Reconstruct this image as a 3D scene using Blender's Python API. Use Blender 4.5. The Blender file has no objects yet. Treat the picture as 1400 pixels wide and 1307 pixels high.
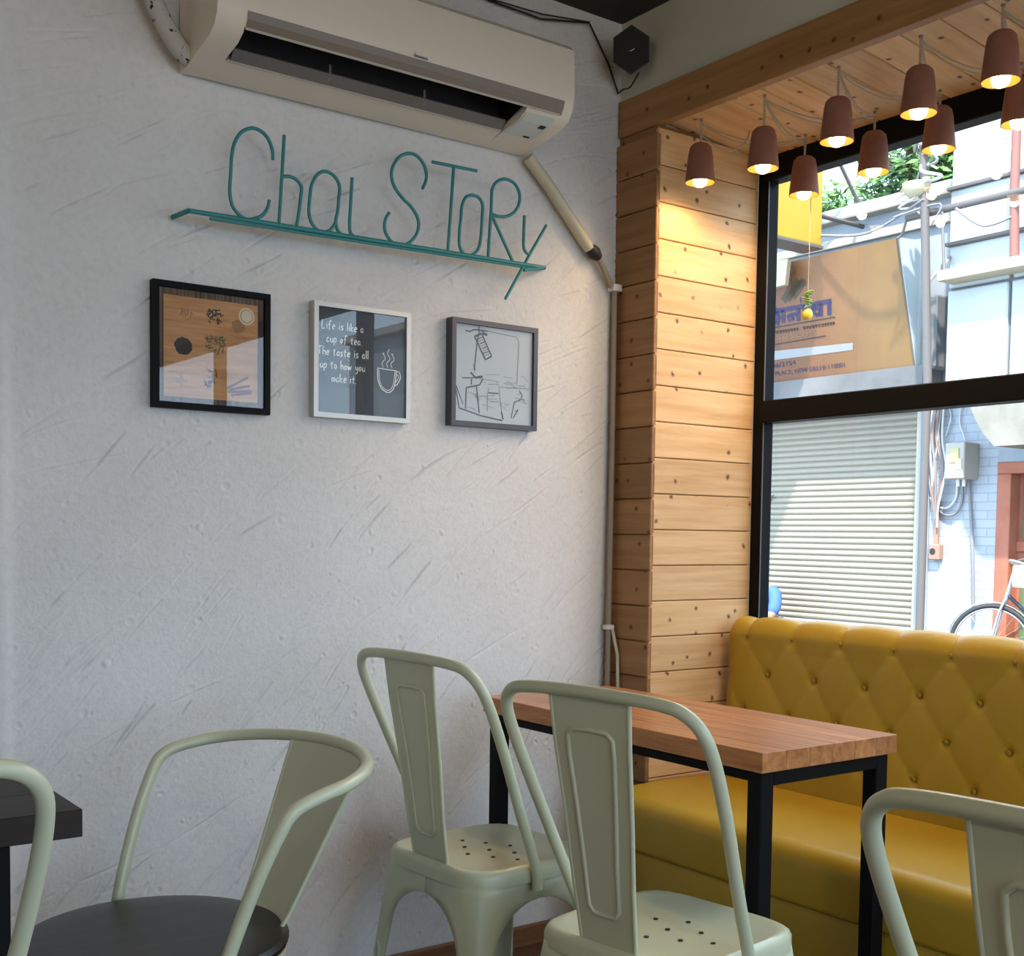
import bpy, bmesh, math, random
import numpy as np
from mathutils import Vector, Matrix
random.seed(7); rng = np.random.default_rng(7)
S = bpy.context.scene; COL = S.collection
# ------------------------------------------------------------------ camera (calibrated on the photo, 1400x1307)
FPX, YAW, PIT, ROL, PPX, PPY = 1637.5, 0.940346, -0.0524516, 0.013528, 700.0, 816.1
EYE = Vector((0, 0, 1.15))
FW = Vector((math.cos(PIT)*math.cos(YAW), math.cos(PIT)*math.sin(YAW), math.sin(PIT)))
_r = Vector((math.sin(YAW), -math.cos(YAW), 0)); _u = _r.cross(FW)
RT = _r*math.cos(ROL)+_u*math.sin(ROL); UP = -_r*math.sin(ROL)+_u*math.cos(ROL)
cam = bpy.data.cameras.new('camera'); camo = bpy.data.objects.new('camera', cam); COL.objects.link(camo)
m = Matrix((RT, UP, -FW)).transposed().to_4x4(); m.translation = EYE; camo.matrix_world = m
cam.sensor_fit = 'HORIZONTAL'; cam.sensor_width = 36; cam.lens = FPX/1400*36
cam.shift_y = (PPY-653.5)/1400; cam.clip_start = .02; cam.clip_end = 300
S.camera = camo
def on(ax, v, x, y):
    d = FW+(x-PPX)/FPX*RT-(y-PPY)/FPX*UP; i = 'xyz'.index(ax)
    return EYE+d*((v-EYE[i])/d[i])
# ------------------------------------------------------------------ world, sun, exposure
W = bpy.data.worlds.new('hazy_sky'); S.world = W; W.use_nodes = True
bg = W.node_tree.nodes['Background']; bg.inputs[0].default_value = (.59, .78, 1.0, 1); bg.inputs[1].default_value = 6.5
sun = bpy.data.lights.new('sun', 'SUN'); sun.energy = 13.0; sun.angle = math.radians(1.5); sun.color = (1, .93, .82)
suno = bpy.data.objects.new('sun', sun); COL.objects.link(suno); suno.location = (-2, 3, 12)
suno.rotation_euler = Vector((.60, .45, -1)).to_track_quat('-Z', 'Y').to_euler()
S.view_settings.view_transform = 'Standard'; S.view_settings.look = 'None'
S.view_settings.exposure = -0.18; S.view_settings.gamma = 1; S.view_settings.use_curve_mapping = False
def area(name, loc, rot, sx, sy, power, color, portal=False):
    l = bpy.data.lights.new(name, 'AREA'); l.shape = 'RECTANGLE'; l.size = sx; l.size_y = sy; l.energy = power; l.color = color
    o = bpy.data.objects.new(name, l); COL.objects.link(o); o.location = loc; o.rotation_euler = rot
    if portal: l.cycles.is_portal = True
    return o
# main dimensions (metres): X runs along the plastered wall, Y along the window wall
D, XC, YR, XF, ZB, ZBT, ZC = 2.65, 2.285, 2.48, 2.69, 2.285, 2.383, 2.605
ZN = 2.243          # niche ceiling height at the window
XB, YB = -2.6, -3.3 # room depth behind the camera
area('window_portal', (XF+.03, -.32, 1.4), (0, math.radians(90), 0), 1.7, 5.5, 1, (1, 1, 1), True)
area('shopfront_portal', (.8, YB-.03, 1.15), (math.radians(90), 0, 0), 3.2, 2.3, 1, (1, 1, 1), True)
# ------------------------------------------------------------------ materials
def mat(name, col, rough=.5, metal=0, spec=.5, emis=None, estr=0):
    m = bpy.data.materials.new(name); m.use_nodes = True
    b = m.node_tree.nodes['Principled BSDF']
    b.inputs['Base Color'].default_value = (*col, 1); b.inputs['Roughness'].default_value = rough
    b.inputs['Metallic'].default_value = metal; b.inputs['Specular IOR Level'].default_value = spec
    if emis: b.inputs['Emission Color'].default_value = (*emis, 1); b.inputs['Emission Strength'].default_value = estr
    return m
class NT:
    def __init__(s, m): s.t = m.node_tree; s.b = s.t.nodes['Principled BSDF']
    def n(s, typ, **kw):
        nd = s.t.nodes.new(typ)
        for k, v in kw.items():
            if k in nd.inputs.keys(): nd.inputs[k].default_value = v
            else: setattr(nd, k, v)
        return nd
    def l(s, a, b): s.t.links.new(a, b)
    def coord(s, scale=(1, 1, 1), rnd=False, rot=(0, 0, 0)):
        tc = s.n('ShaderNodeTexCoord'); mp = s.n('ShaderNodeMapping'); mp.inputs['Scale'].default_value = scale; mp.inputs['Rotation'].default_value = rot
        s.l(tc.outputs['Object'], mp.inputs[0])
        if rnd:
            oi = s.n('ShaderNodeObjectInfo'); ml = s.n('ShaderNodeMath', operation='MULTIPLY'); ml.inputs[1].default_value = 37.0
            cb = s.n('ShaderNodeCombineXYZ'); s.l(oi.outputs['Random'], ml.inputs[0])
            for i in range(3): s.l(ml.outputs[0], cb.inputs[i])
            s.l(cb.outputs[0], mp.inputs['Location'])
        return mp.outputs[0]
    def ramp(s, fac, stops):
        r = s.n('ShaderNodeValToRGB'); e = r.color_ramp.elements
        while len(e) < len(stops): e.new(.5)
        for x, (p, c) in zip(e, stops): x.position = p; x.color = (*c, 1)
        s.l(fac, r.inputs[0]); return r.outputs[0]
    def mix(s, a, b, fac=.5, blend='MIX'):
        x = s.n('ShaderNodeMix', data_type='RGBA', blend_type=blend)
        for v, i in ((fac, 0), (a, 6), (b, 7)):
            if hasattr(v, 'links') or hasattr(v, 'is_linked'): s.l(v, x.inputs[i])
            elif i == 0: x.inputs[0].default_value = v
            else: x.inputs[i].default_value = (*v, 1)
        return x.outputs[2]
    def noise(s, vec, scale=5, detail=4, rough=.55):
        x = s.n('ShaderNodeTexNoise'); x.inputs['Scale'].default_value = scale; x.inputs['Detail'].default_value = detail; x.inputs['Roughness'].default_value = rough
        s.l(vec, x.inputs['Vector']); return x.outputs['Fac']
    def bump(s, h, strength=.3, dist=.01):
        x = s.n('ShaderNodeBump'); x.inputs['Strength'].default_value = strength; x.inputs['Distance'].default_value = dist
        s.l(h, x.inputs['Height']); s.l(x.outputs[0], s.b.inputs['Normal'])
    def col(s, c): s.l(c, s.b.inputs['Base Color'])
M = {}
def mottled(name, c1, c2, scale=6, rough=.6, bump=.1, bd=.004, spec=.4):
    m_ = mat(name, c1, rough, spec=spec); t = NT(m_); v = t.coord()
    n = t.noise(v, scale); t.col(t.ramp(n, [(.3, c1), (.7, c2)]))
    if bump: t.bump(t.noise(v, scale*14, 3), bump, bd)
    M[name] = m_; return m_
def wood(name, dark, mid, light, knots=True, along=(1.2, 16, 16), rough=.5, spec=.35, kcol=(.10, .035, .012), planar=False):
    m_ = mat(name, mid, rough, spec=spec); t = NT(m_); v = t.coord(along, rnd=True)
    if planar:   # boards lying in one upright plane: grain along x+y, width along z
        tc = t.n('ShaderNodeTexCoord'); se = t.n('ShaderNodeSeparateXYZ'); ad = t.n('ShaderNodeMath', operation='ADD'); co = t.n('ShaderNodeCombineXYZ')
        t.l(tc.outputs['Object'], se.inputs[0]); t.l(se.outputs['X'], ad.inputs[0]); t.l(se.outputs['Y'], ad.inputs[1]); t.l(ad.outputs[0], co.inputs[0]); t.l(se.outputs['Z'], co.inputs[1])
        o_i = t.n('ShaderNodeObjectInfo'); ml = t.n('ShaderNodeMath', operation='MULTIPLY'); ml.inputs[1].default_value = 41.0; t.l(o_i.outputs['Random'], ml.inputs[0])
        cb = t.n('ShaderNodeCombineXYZ'); t.l(ml.outputs[0], cb.inputs[0]); t.l(ml.outputs[0], cb.inputs[1])
        va = t.n('ShaderNodeVectorMath', operation='ADD'); t.l(co.outputs[0], va.inputs[0]); t.l(cb.outputs[0], va.inputs[1]); flat_v = va.outputs[0]
        mp = t.n('ShaderNodeMapping'); mp.inputs['Scale'].default_value = along; t.l(flat_v, mp.inputs[0]); v = mp.outputs[0]
    n = t.noise(v, 2.2, 6, .6); c = t.ramp(n, [(.28, dark), (.5, mid), (.75, light)])
    oi = t.n('ShaderNodeObjectInfo')
    tone = t.ramp(oi.outputs['Random'], [(0, (.82, .80, .78)), (1, (1.08, 1.06, 1.03))]); c = t.mix(c, tone, 1.0, 'MULTIPLY')
    if knots:
        vo = t.n('ShaderNodeTexVoronoi', voronoi_dimensions='2D'); vo.inputs['Scale'].default_value = 13; wn = t.n('ShaderNodeTexNoise'); wn.inputs['Scale'].default_value = 34; t.l(flat_v, wn.inputs['Vector']); ws = t.n('ShaderNodeVectorMath', operation='SCALE'); ws.inputs['Scale'].default_value = .018; t.l(wn.outputs['Color'], ws.inputs[0]); wa = t.n('ShaderNodeVectorMath', operation='ADD'); t.l(flat_v, wa.inputs[0]); t.l(ws.outputs[0], wa.inputs[1]); t.l(wa.outputs[0], vo.inputs['Vector'])
        k = t.ramp(vo.outputs['Distance'], [(.03, (1, 1, 1)), (.12, (0, 0, 0))])
        sel = t.ramp(vo.outputs['Color'], [(.52, (0, 0, 0)), (.56, (1, 1, 1))])
        kk = t.mix(k, sel, 1.0, 'MULTIPLY'); c = t.mix(c, kcol, kk)
    t.col(c); t.bump(n, .12, .003); M[name] = m_; return m_
pl = mat('plaster', (.70, .69, .675), .85, spec=.2); t = NT(pl); v = t.coord()
n1 = t.noise(v, 2.2, 5); n2 = t.noise(v, 60, 4)
t.col(t.mix(t.ramp(n1, [(.3, (.66, .65, .635)), (.7, (.74, .73, .715))]), t.ramp(n2, [(.35, (.90, .90, .89)), (.55, (1, 1, 1))]), .6, 'MULTIPLY')); t.bump(t.noise(v, 42, 8, .7), .45, .006); M['plaster'] = pl
wood('pine', (.58, .33, .14), (.70, .44, .21), (.80, .55, .30), planar=True)
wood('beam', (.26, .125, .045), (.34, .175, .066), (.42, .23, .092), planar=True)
wood('tabletop', (.28, .10, .036), (.45, .185, .070), (.60, .29, .125), knots=False, along=(2, 22, 22), rough=.32)
wood('dark_wood', (.010, .007, .005), (.018, .012, .009), (.035, .022, .016), knots=False, rough=.45, spec=.2)
wood('seat_wood', (.012, .010, .009), (.020, .016, .014), (.032, .026, .022), knots=False, rough=.3, spec=.3)
wood('skirting', (.16, .07, .03), (.24, .11, .05), (.32, .16, .08), knots=False)
mottled('grey_wall', (.55, .54, .44), (.63, .61, .50), 3, .8)
mottled('dark_ceiling', (.030, .030, .027), (.045, .044, .040), 3, .9)
mottled('room_wall', (.26, .24, .22), (.32, .30, .27), 3, .85)
mottled('floor', (.10, .055, .030), (.17, .10, .06), 5, .35, .05)
M['black'] = mat('black_steel', (.005, .005, .006), .6, spec=.12)
M['blackmatte'] = mat('black_matte', (.012, .012, .013), .6)
st = mat('sage_steel', (.47, .50, .39), .30, spec=.5); t = NT(st); v = t.coord()
t.col(t.mix(t.ramp(t.noise(v, 3), [(.3, (.56, .59, .41)), (.7, (.61, .63, .46))]), (.08, .06, .04), t.ramp(t.noise(v, 22, 5), [(.74, (0, 0, 0)), (.78, (1, 1, 1))]))); M['steel'] = st
ms = mat('mustard_leather', (.50, .33, .030), .42, spec=.45); t = NT(ms); v = t.coord()
t.col(t.ramp(t.noise(v, 2.5), [(.3, (.41, .262, .017)), (.7, (.49, .32, .026))])); t.bump(t.noise(v, 160, 3), .12, .002); M['leather'] = ms
M['button'] = mat('button_leather', (.36, .22, .02), .5)
M['teal'] = mat('teal_paint', (.030, .235, .235), .4)
M['ac'] = mat('ac_plastic', (.76, .68, .56), .38); M['ac_trim'] = mat('ac_trim', (.22, .175, .135), .35)
M['ac_grey'] = mat('ac_vane', (.16, .15, .14), .4); M['ac_label'] = mat('ac_label', (.58, .64, .60), .4); M['ac_line'] = mat('ac_edge', (.55, .5, .42), .3)
M['pvc'] = mat('pvc_cream', (.58, .52, .38), .5); M['conduit'] = mat('conduit', (.30, .25, .19), .7)
M['white'] = mat('white_plastic', (.75, .74, .70), .5)
mottled('terracotta', (.24, .095, .058), (.31, .13, .085), 18, .7, .1)
M['inner'] = mat('gilded_lining', (.50, .25, .035), .5)
M['bulb'] = mat('lit_bulb', (1, .9, .7), .5, emis=(1, .74, .42), estr=11)
M['rust'] = mat('rust', (.30, .17, .13), .7)
M['cord'] = mat('twisted_cord', (.45, .36, .25), .8)
M['silver'] = mat('silver_frame', (.55, .53, .49), .35, .35)
M['graphite'] = mat('graphite_frame', (.055, .052, .065), .4)
def glass(name, tint=(1, 1, 1), r0=.04):
    m_ = bpy.data.materials.new(name); m_.use_nodes = True; nt = m_.node_tree; nt.nodes.clear(); N = nt.nodes.new
    o = N('ShaderNodeOutputMaterial'); mx = N('ShaderNodeMixShader'); f = N('ShaderNodeLayerWeight'); f.inputs[0].default_value = .5
    p = N('ShaderNodeMath'); p.operation = 'POWER'; p.inputs[1].default_value = 5; q = N('ShaderNodeMath'); q.operation = 'MULTIPLY_ADD'; q.inputs[1].default_value = 1-r0; q.inputs[2].default_value = r0
    tr = N('ShaderNodeBsdfTransparent'); tr.inputs[0].default_value = (*tint, 1); gl = N('ShaderNodeBsdfGlossy'); gl.inputs['Roughness'].default_value = 0.0
    nt.links.new(f.outputs['Facing'], p.inputs[0]); nt.links.new(p.outputs[0], q.inputs[0]); nt.links.new(q.outputs[0], mx.inputs[0])
    nt.links.new(tr.outputs[0], mx.inputs[1]); nt.links.new(gl.outputs[0], mx.inputs[2]); nt.links.new(mx.outputs[0], o.inputs[0]); M[name] = m_
glass('pane', (.97, .98, .97), .02); glass('picture_glass', (.98, .98, .98), .036)
# ------------------------------------------------------------------ mesh helpers
class MB:
    def __init__(s): s.v = []; s.f = []; s.m = []; s.cur = 0
    def add(s, vs, fs):
        o = len(s.v); s.v += [tuple(p) for p in vs]; s.f += [tuple(i+o for i in q) for q in fs]; s.m += [s.cur]*len(fs); return s
    def box(s, x0, x1, y0, y1, z0, z1):
        return s.add([(x0, y0, z0), (x1, y0, z0), (x1, y1, z0), (x0, y1, z0), (x0, y0, z1), (x1, y0, z1), (x1, y1, z1), (x0, y1, z1)],
                     [(0, 3, 2, 1), (4, 5, 6, 7), (0, 1, 5, 4), (1, 2, 6, 5), (2, 3, 7, 6), (3, 0, 4, 7)])
    def bbox(s, x0, x1, y0, y1, z0, z1, b=.004, seg=2):
        bm = bmesh.new(); bmesh.ops.create_cube(bm, size=1)
        for q in bm.verts: q.co = Vector(((x0+x1)/2+q.co.x*(x1-x0), (y0+y1)/2+q.co.y*(y1-y0), (z0+z1)/2+q.co.z*(z1-z0)))
        bmesh.ops.bevel(bm, geom=bm.edges[:], offset=b, segments=seg, affect='EDGES', profile=.6)
        bm.verts.index_update(); s.add([q.co[:] for q in bm.verts], [[q.index for q in f.verts] for f in bm.faces]); bm.free(); return s
    def tube(s, path, r, n=10, closed=False, cap=True, flat=None, up=None):
        P = [Vector(p) for p in path]; L = len(P); R = r if isinstance(r, (list, tuple)) else [r]*L
        rings = []; prev = None
        for i, p in enumerate(P):
            a = P[(i-1) % L] if (closed or i > 0) else p; b = P[(i+1) % L] if (closed or i < L-1) else p
            t_ = (b-a).normalized() if (b-a).length > 1e-9 else Vector((0, 0, 1))
            if prev is None:
                h = Vector(up) if up else (Vector((0, 0, 1)) if abs(t_.z) < .9 else Vector((1, 0, 0)))
            else: h = prev
            h = (h-t_*h.dot(t_)); h = h.normalized() if h.length > 1e-6 else t_.orthogonal().normalized()
            prev = h; w = t_.cross(h)
            k = flat or 1
            rings.append([p+(h*math.cos(2*math.pi*j/n)*k+w*math.sin(2*math.pi*j/n))*R[i] for j in range(n)])
        vs = [q for rg in rings for q in rg]; fs = []
        for i in range(L if closed else L-1):
            o, q = i*n, ((i+1) % L)*n
            fs += [(o+j, o+(j+1) % n, q+(j+1) % n, q+j) for j in range(n)]
        if not closed and cap: fs += [tuple(range(n))[::-1], tuple((L-1)*n+j for j in range(n))]
        return s.add(vs, fs)
    def lathe(s, prof, c=(0, 0, 0), n=24, cap=False):
        vs = []; fs = []
        for r, z in prof: vs += [(c[0]+r*math.cos(2*math.pi*j/n), c[1]+r*math.sin(2*math.pi*j/n), c[2]+z) for j in range(n)]
        for i in range(len(prof)-1): fs += [(i*n+j, i*n+(j+1) % n, (i+1)*n+(j+1) % n, (i+1)*n+j) for j in range(n)]
        if cap: fs += [tuple(range(n))[::-1], tuple((len(prof)-1)*n+j for j in range(n))]
        return s.add(vs, fs)
    def prism(s, front, back):
        n = len(front)
        return s.add(list(front)+list(back), [tuple(range(n)), tuple(range(n, 2*n))[::-1]]+[(j, n+j, n+(j+1) % n, (j+1) % n) for j in range(n)])
    def sphere(s, c, r, n=12, k=8, sc=(1, 1, 1)):
        pr = [(max(1e-4, r*math.sin(math.pi*i/k)), -r*math.cos(math.pi*i/k)) for i in range(k+1)]
        o = len(s.v); s.lathe(pr, (0, 0, 0), n)
        for i in range(o, len(s.v)): x, y, z = s.v[i]; s.v[i] = (c[0]+x*sc[0], c[1]+y*sc[1], c[2]+z*sc[2])
        return s
    def ribbon(s, pts, w, plane='y'):   # flat stroke lying in the plane normal to an axis
        P = [Vector(p) for p in pts]; nrm = Vector((0, -1, 0)) if plane == 'y' else (Vector((-1, 0, 0)) if plane == 'x' else Vector(plane))
        vs = []
        for i, p in enumerate(P):
            t_ = (P[min(i+1, len(P)-1)]-P[max(i-1, 0)]).normalized(); q = t_.cross(nrm)*w/2; vs += [p+q, p-q]
        return s.add(vs, [(2*i, 2*i+1, 2*i+3, 2*i+2) for i in range(len(P)-1)])
    def mesh(s, name, mats):
        me = bpy.data.meshes.new(name); me.from_pydata(s.v, [], s.f)
        for m_ in (mats if isinstance(mats, (list, tuple)) else [mats]): me.materials.append(M[m_] if isinstance(m_, str) else m_)
        me.polygons.foreach_set('material_index', s.m); me.update(); return me
    def build(s, name, mats, parent=None, smooth=None, local=False):
        if parent is not None and not local:
            w = wloc(parent); s.v = [(x-w.x, y-w.y, z-w.z) for x, y, z in s.v]; loc = (0, 0, 0)
        elif parent is None and not local:
            xs, ys, zs = zip(*s.v); loc = ((min(xs)+max(xs))/2, (min(ys)+max(ys))/2, min(zs)); s.v = [(x-loc[0], y-loc[1], z-loc[2]) for x, y, z in s.v]
        else: loc = (0, 0, 0)
        me = s.mesh(name, mats); fix(me)
        if smooth is not None: smoothen(me, smooth)
        o = bpy.data.objects.new(name, me); COL.objects.link(o); o.location = loc
        if parent is not None: o.parent = parent
        return o
def fix(me):
    bm = bmesh.new(); bm.from_mesh(me); bmesh.ops.recalc_face_normals(bm, faces=bm.faces[:]); bm.to_mesh(me); bm.free()
def smoothen(me, ang):
    me.polygons.foreach_set('use_smooth', [True]*len(me.polygons)); me.set_sharp_from_angle(angle=math.radians(ang))
def wloc(o):
    w = Vector((0, 0, 0))
    while o is not None: w += o.location; o = o.parent
    return w
def thing(name, label, cat, loc=(0, 0, 0), rz=0, group=None):
    o = bpy.data.objects.new(name, None); COL.objects.link(o); o.location = loc; o.rotation_euler = (0, 0, rz); o.empty_display_size = .05
    tag(o, label, cat, group); return o
def tag(o, label=None, cat=None, group=None, kind=None):
    if label: o['label'] = label
    if cat: o['category'] = cat
    if group: o['group'] = group
    if kind: o['kind'] = kind
    return o
def struct(o): o['kind'] = 'structure'; return o
def copy_tree(o, parent=None):
    c = o.copy(); COL.objects.link(c); c.parent = parent
    for ch in list(o.children): copy_tree(ch, c)
    return c
def spline(pts, n=8, closed=False):   # Catmull-Rom
    P = [Vector(p) for p in pts]; out = []; L = len(P)
    for i in range(L if closed else L-1):
        g = (lambda k: P[k % L]) if closed else (lambda k: P[min(max(k, 0), L-1)])
        a, b, c, d = g(i-1), g(i), g(i+1), g(i+2)
        for j in range(n):
            u = j/n; out.append(.5*((2*b)+(c-a)*u+(2*a-5*b+4*c-d)*u*u+(3*b-a-3*c+d)*u**3))
    if not closed: out.append(P[-1])
    return out
def disc(c, r, n=20, plane='y', sx=1):
    return [Vector((c[0]+sx*r*math.cos(2*math.pi*i/n), c[1], c[2]+r*math.sin(2*math.pi*i/n))) for i in range(n)]

# ================================================================== THE ROOM
# plastered wall: relief of trowel strokes and pits in the mesh itself
def plaster_wall():
    x0, x1, z0, z1, st_ = .30, 2.31, 0.0, ZC, .0026
    nx, nz = int((x1-x0)/st_)+1, int((z1-z0)/st_)+1
    xs = np.linspace(x0, x1, nx); zs = np.linspace(z0, z1, nz); h = np.zeros((nz, nx))
    for k in range(9):   # slow undulation of the hand-floated coat
        a, b, p, q = rng.uniform(-5, 5), rng.uniform(-5, 5), rng.uniform(0, 6), rng.uniform(.0006, .0016)
        h += q*np.sin(a*xs[None, :]+b*zs[:, None]+p)
    def stamp(cx, cz, nxv, nzv, depth, sig, ridge):
        R_ = .016; i0, i1 = np.searchsorted(xs, (cx-R_, cx+R_)); j0, j1 = np.searchsorted(zs, (cz-R_, cz+R_))
        if i1-i0 < 2 or j1-j0 < 2: return
        dx = xs[None, i0:i1]-cx; dz = zs[j0:j1, None]-cz; d = dx*nxv+dz*nzv; e = -dx*nzv+dz*nxv
        w = np.exp(-(e/.0045)**2); g = -depth*np.exp(-(d/sig)**2); r_ = ridge*np.where(d > .004, np.exp(-((d-.0035)/.006)**2), np.exp(-((d-.0035)/.0018)**2))
        sub = groove[j0:j1, i0:i1]; np.minimum(sub, g*w, out=sub); sb = rid[j0:j1, i0:i1]; np.maximum(sb, r_*w, out=sb)
    groove = np.zeros_like(h); rid = np.zeros_like(h)
    for k in range(620):
        cx, cz = rng.uniform(x0, x1), rng.uniform(0, z1)
        ang = math.radians(np.interp(cz, [0, 1.0, 1.6, 2.6], [52, 46, 34, 20])+rng.normal(0, 5)); L_ = rng.gamma(2.2, .075)+.03; curv = rng.normal(-.5, .35)
        dep = rng.uniform(.002, .0105)*(1 if rng.random() < .5 else .5); sig = rng.uniform(.0013, .0024); rg = rng.uniform(.0, .0026); brk = rng.uniform(0, 6)
        n_ = int(L_/.004)+2; px_, pz_, a = cx, cz, ang
        for i in range(n_):
            u = i/(n_-1); f_ = math.sin(math.pi*u)**.5*(0.2+.8*min(1, max(0, .6+.9*math.sin(i*.11+brk)+.5*math.sin(i*.37+k))))
            px_ += .004*math.cos(a); pz_ += .004*math.sin(a); a += curv*.004+rng.normal(0, .012)
            stamp(px_, pz_, -math.sin(a), math.cos(a), dep*f_, sig, rg*f_)
    h += groove+rid
    for k in range(700):   # pits and blobs, more of them low down
        cx = rng.uniform(x0, x1); cz = 2.5*rng.random()**1.5; r_ = rng.uniform(.003, .009); A = rng.uniform(.0006, .0025)*(-1 if rng.random() < .62 else 1)
        i0, i1 = np.searchsorted(xs, (cx-.04, cx+.04)); j0, j1 = np.searchsorted(zs, (cz-.04, cz+.04))
        dx = xs[None, i0:i1]-cx; dz = zs[j0:j1, None]-cz; e = rng.uniform(.5, 1); ph = rng.uniform(0, 3)
        q = np.sqrt((dx*math.cos(ph)+dz*math.sin(ph))**2+((-dx*math.sin(ph)+dz*math.cos(ph))/e)**2)
        h[j0:j1, i0:i1] += A*np.exp(-(q/r_)**4)-.35*A*np.exp(-((q-1.5*r_)/(.5*r_))**2)
    h += rng.normal(0, .00022, h.shape)
    sm = 1/(1+np.exp(-(xs-.625)/.006))[None, :]; h = h*(.25+.75*sm)+.010*(1-sm)   # smooth proud strip at the end
    Y = D-h; X2, Z2 = np.meshgrid(xs, zs)
    co = np.stack([X2, Y, Z2], -1).reshape(-1, 3)
    idx = np.arange(nx*nz).reshape(nz, nx); q = np.stack([idx[:-1, :-1], idx[:-1, 1:], idx[1:, 1:], idx[1:, :-1]], -1).reshape(-1, 4)
    nv, nf = len(co), len(q)
    me = bpy.data.meshes.new('wall_left'); me.vertices.add(nv); me.vertices.foreach_set('co', co.ravel())
    me.loops.add(nf*4); me.loops.foreach_set('vertex_index', q.ravel().astype(np.int32))
    me.polygons.add(nf); me.polygons.foreach_set('loop_start', np.arange(0, nf*4, 4, dtype=np.int32)); me.polygons.foreach_set('loop_total', np.full(nf, 4, np.int32))
    me.update(); me.validate(); me.polygons.foreach_set('use_smooth', [True]*nf); me.materials.append(M['plaster'])
    o = bpy.data.objects.new('wall_left', me); COL.objects.link(o); return struct(o)
wl = plaster_wall()
struct(MB().box(XB-.1, XF+.1, D+.012, D+.16, 0, ZC).build('wall_core', 'room_wall', wl))
struct(MB().box(XB, .30, D-.012, D+.012, 0, ZC).build('wall_plain', 'plaster', wl))
struct(MB().box(XB-.1, XF+.1, YB-.1, D+.16, -.08, 0).build('floor', 'floor'))
struct(MB().box(XB-.1, XF+.12, YB-.1, D+.16, ZC, ZC+.12).build('ceiling', 'dark_ceiling'))
struct(MB().box(XB-.1, XB, YB, D+.012, 0, ZC).build('wall_back', 'room_wall'))
# unseen street wall behind the camera, its doorway added to let in fill daylight
wf = MB().box(XB, XF+.1, YB-.1, YB, 2.3, ZC).box(XB, -.8, YB-.1, YB, 0, 2.3).box(2.4, XF+.1, YB-.1, YB, 0, 2.3)
struct(wf.build('wall_front', 'room_wall'))
# wall above the beam, and below / beside the window
struct(MB().box(XC+.012, XF+.1, YB, D+.012, ZBT, ZC).build('wall_right', 'grey_wall'))
struct(MB().box(XF-.005, XF+.1, YB, D+.012, 0, .52).box(XF-.06, XF+.1, YB, YB+.2, .52, ZBT).box(XC+.03, XF+.1, YR+.022, D+.012, .0, ZBT).box(XC+.03, XF+.1, YB, YR+.03, ZB+.045, ZBT).build('wall_window', 'grey_wall'))
bl = MB().bbox(-.4, XC, D-.022, D-.004, 0, .055, .003).build('baseboard_left', 'skirting'); struct(bl)
# pine lining: each board is a piece
def plank_set(root, boards, matname='pine'):
    for (L_, wd, th, loc, rot) in boards:
        key = (round(L_, 3), round(wd, 3), matname)
        if key not in plank_set.c:
            b = MB().bbox(-L_/2, L_/2, -th, 0, -wd/2+.0012, wd/2-.0012, .0022, 1); me = b.mesh('plank', matname); fix(me); plank_set.c[key] = me
        o = bpy.data.objects.new('plank', plank_set.c[key]); COL.objects.link(o); o.parent = root; o.location = Vector(loc)-wloc(root); o.rotation_euler = rot
plank_set.c = {}
PW = .1005
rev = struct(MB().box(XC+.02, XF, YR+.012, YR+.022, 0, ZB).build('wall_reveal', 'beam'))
plank_set(rev, [(XF-XC-.004, PW, .014, ((XC+XF)/2+.002, YR+.014, ZB-.012-PW*(i+.5)), (0, 0, 0)) for i in range(22)])
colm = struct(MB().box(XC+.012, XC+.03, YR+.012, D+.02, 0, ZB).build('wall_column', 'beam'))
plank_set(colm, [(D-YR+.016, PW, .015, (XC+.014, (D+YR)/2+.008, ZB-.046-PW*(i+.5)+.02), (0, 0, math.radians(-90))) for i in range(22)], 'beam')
nic = MB(); nic.prism([(XC+.02, YB+.5, ZB+.02), (XF, YB+.5, ZN+.02), (XF, YB+.5, ZN+.03), (XC+.02, YB+.5, ZB+.03)], [(XC+.02, YR+.02, ZB+.02), (XF, YR+.02, ZN+.02), (XF, YR+.02, ZN+.03), (XC+.02, YR+.02, ZB+.03)])
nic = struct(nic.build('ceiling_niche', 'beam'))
sl = math.atan2(ZB-ZN, XF-XC)
plank_set(nic, [((XF-XC-.004)/math.cos(sl), .1045, .016, ((XC+XF)/2, YR-.06-.1045*i, (ZB+ZN)/2+.015), (math.radians(-90), sl, 0)) for i in range(-1, 34)])
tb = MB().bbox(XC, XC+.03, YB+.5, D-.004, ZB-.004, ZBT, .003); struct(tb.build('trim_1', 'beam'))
# ---- window
win = struct(MB().box(XF, XF+.045, YR-.037, YR, .52, ZN+.06).build('window_1', 'black'))
GL = YR-.037; ZG = 2.189
def bar(*a): MB().bbox(*a, .003, 1).build('frame_bar', 'black', win)
bar(XF-.004, XF+.05, YB+.2, GL, ZG, ZN+.06)
bar(XF-.012, XF+.05, YB+.2, GL, 1.487, 1.551)
bar(XF, XF+.05, YB+.2, GL, .52, .60)
bar(XF-.004, XF+.05, .33, .41, .60, ZG); bar(XF-.004, XF+.05, -1.35, -1.28, .60, ZG)
MB().box(XF+.001, XF+.005, GL-.002, GL+.001, .6, ZG).build('jamb_highlight', mat('highlight_grey', (.09, .09, .10), .3), win)  # thin grey strip stands for the highlight along the jamb edge
for a, b in ((.41, GL), (-1.28, .33), (YB+.2, -1.35)):
    for c, d in ((.60, 1.487), (1.551, ZG)): MB().box(XF+.034, XF+.037, a, b, c, d).build('pane', 'pane', win)

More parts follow.
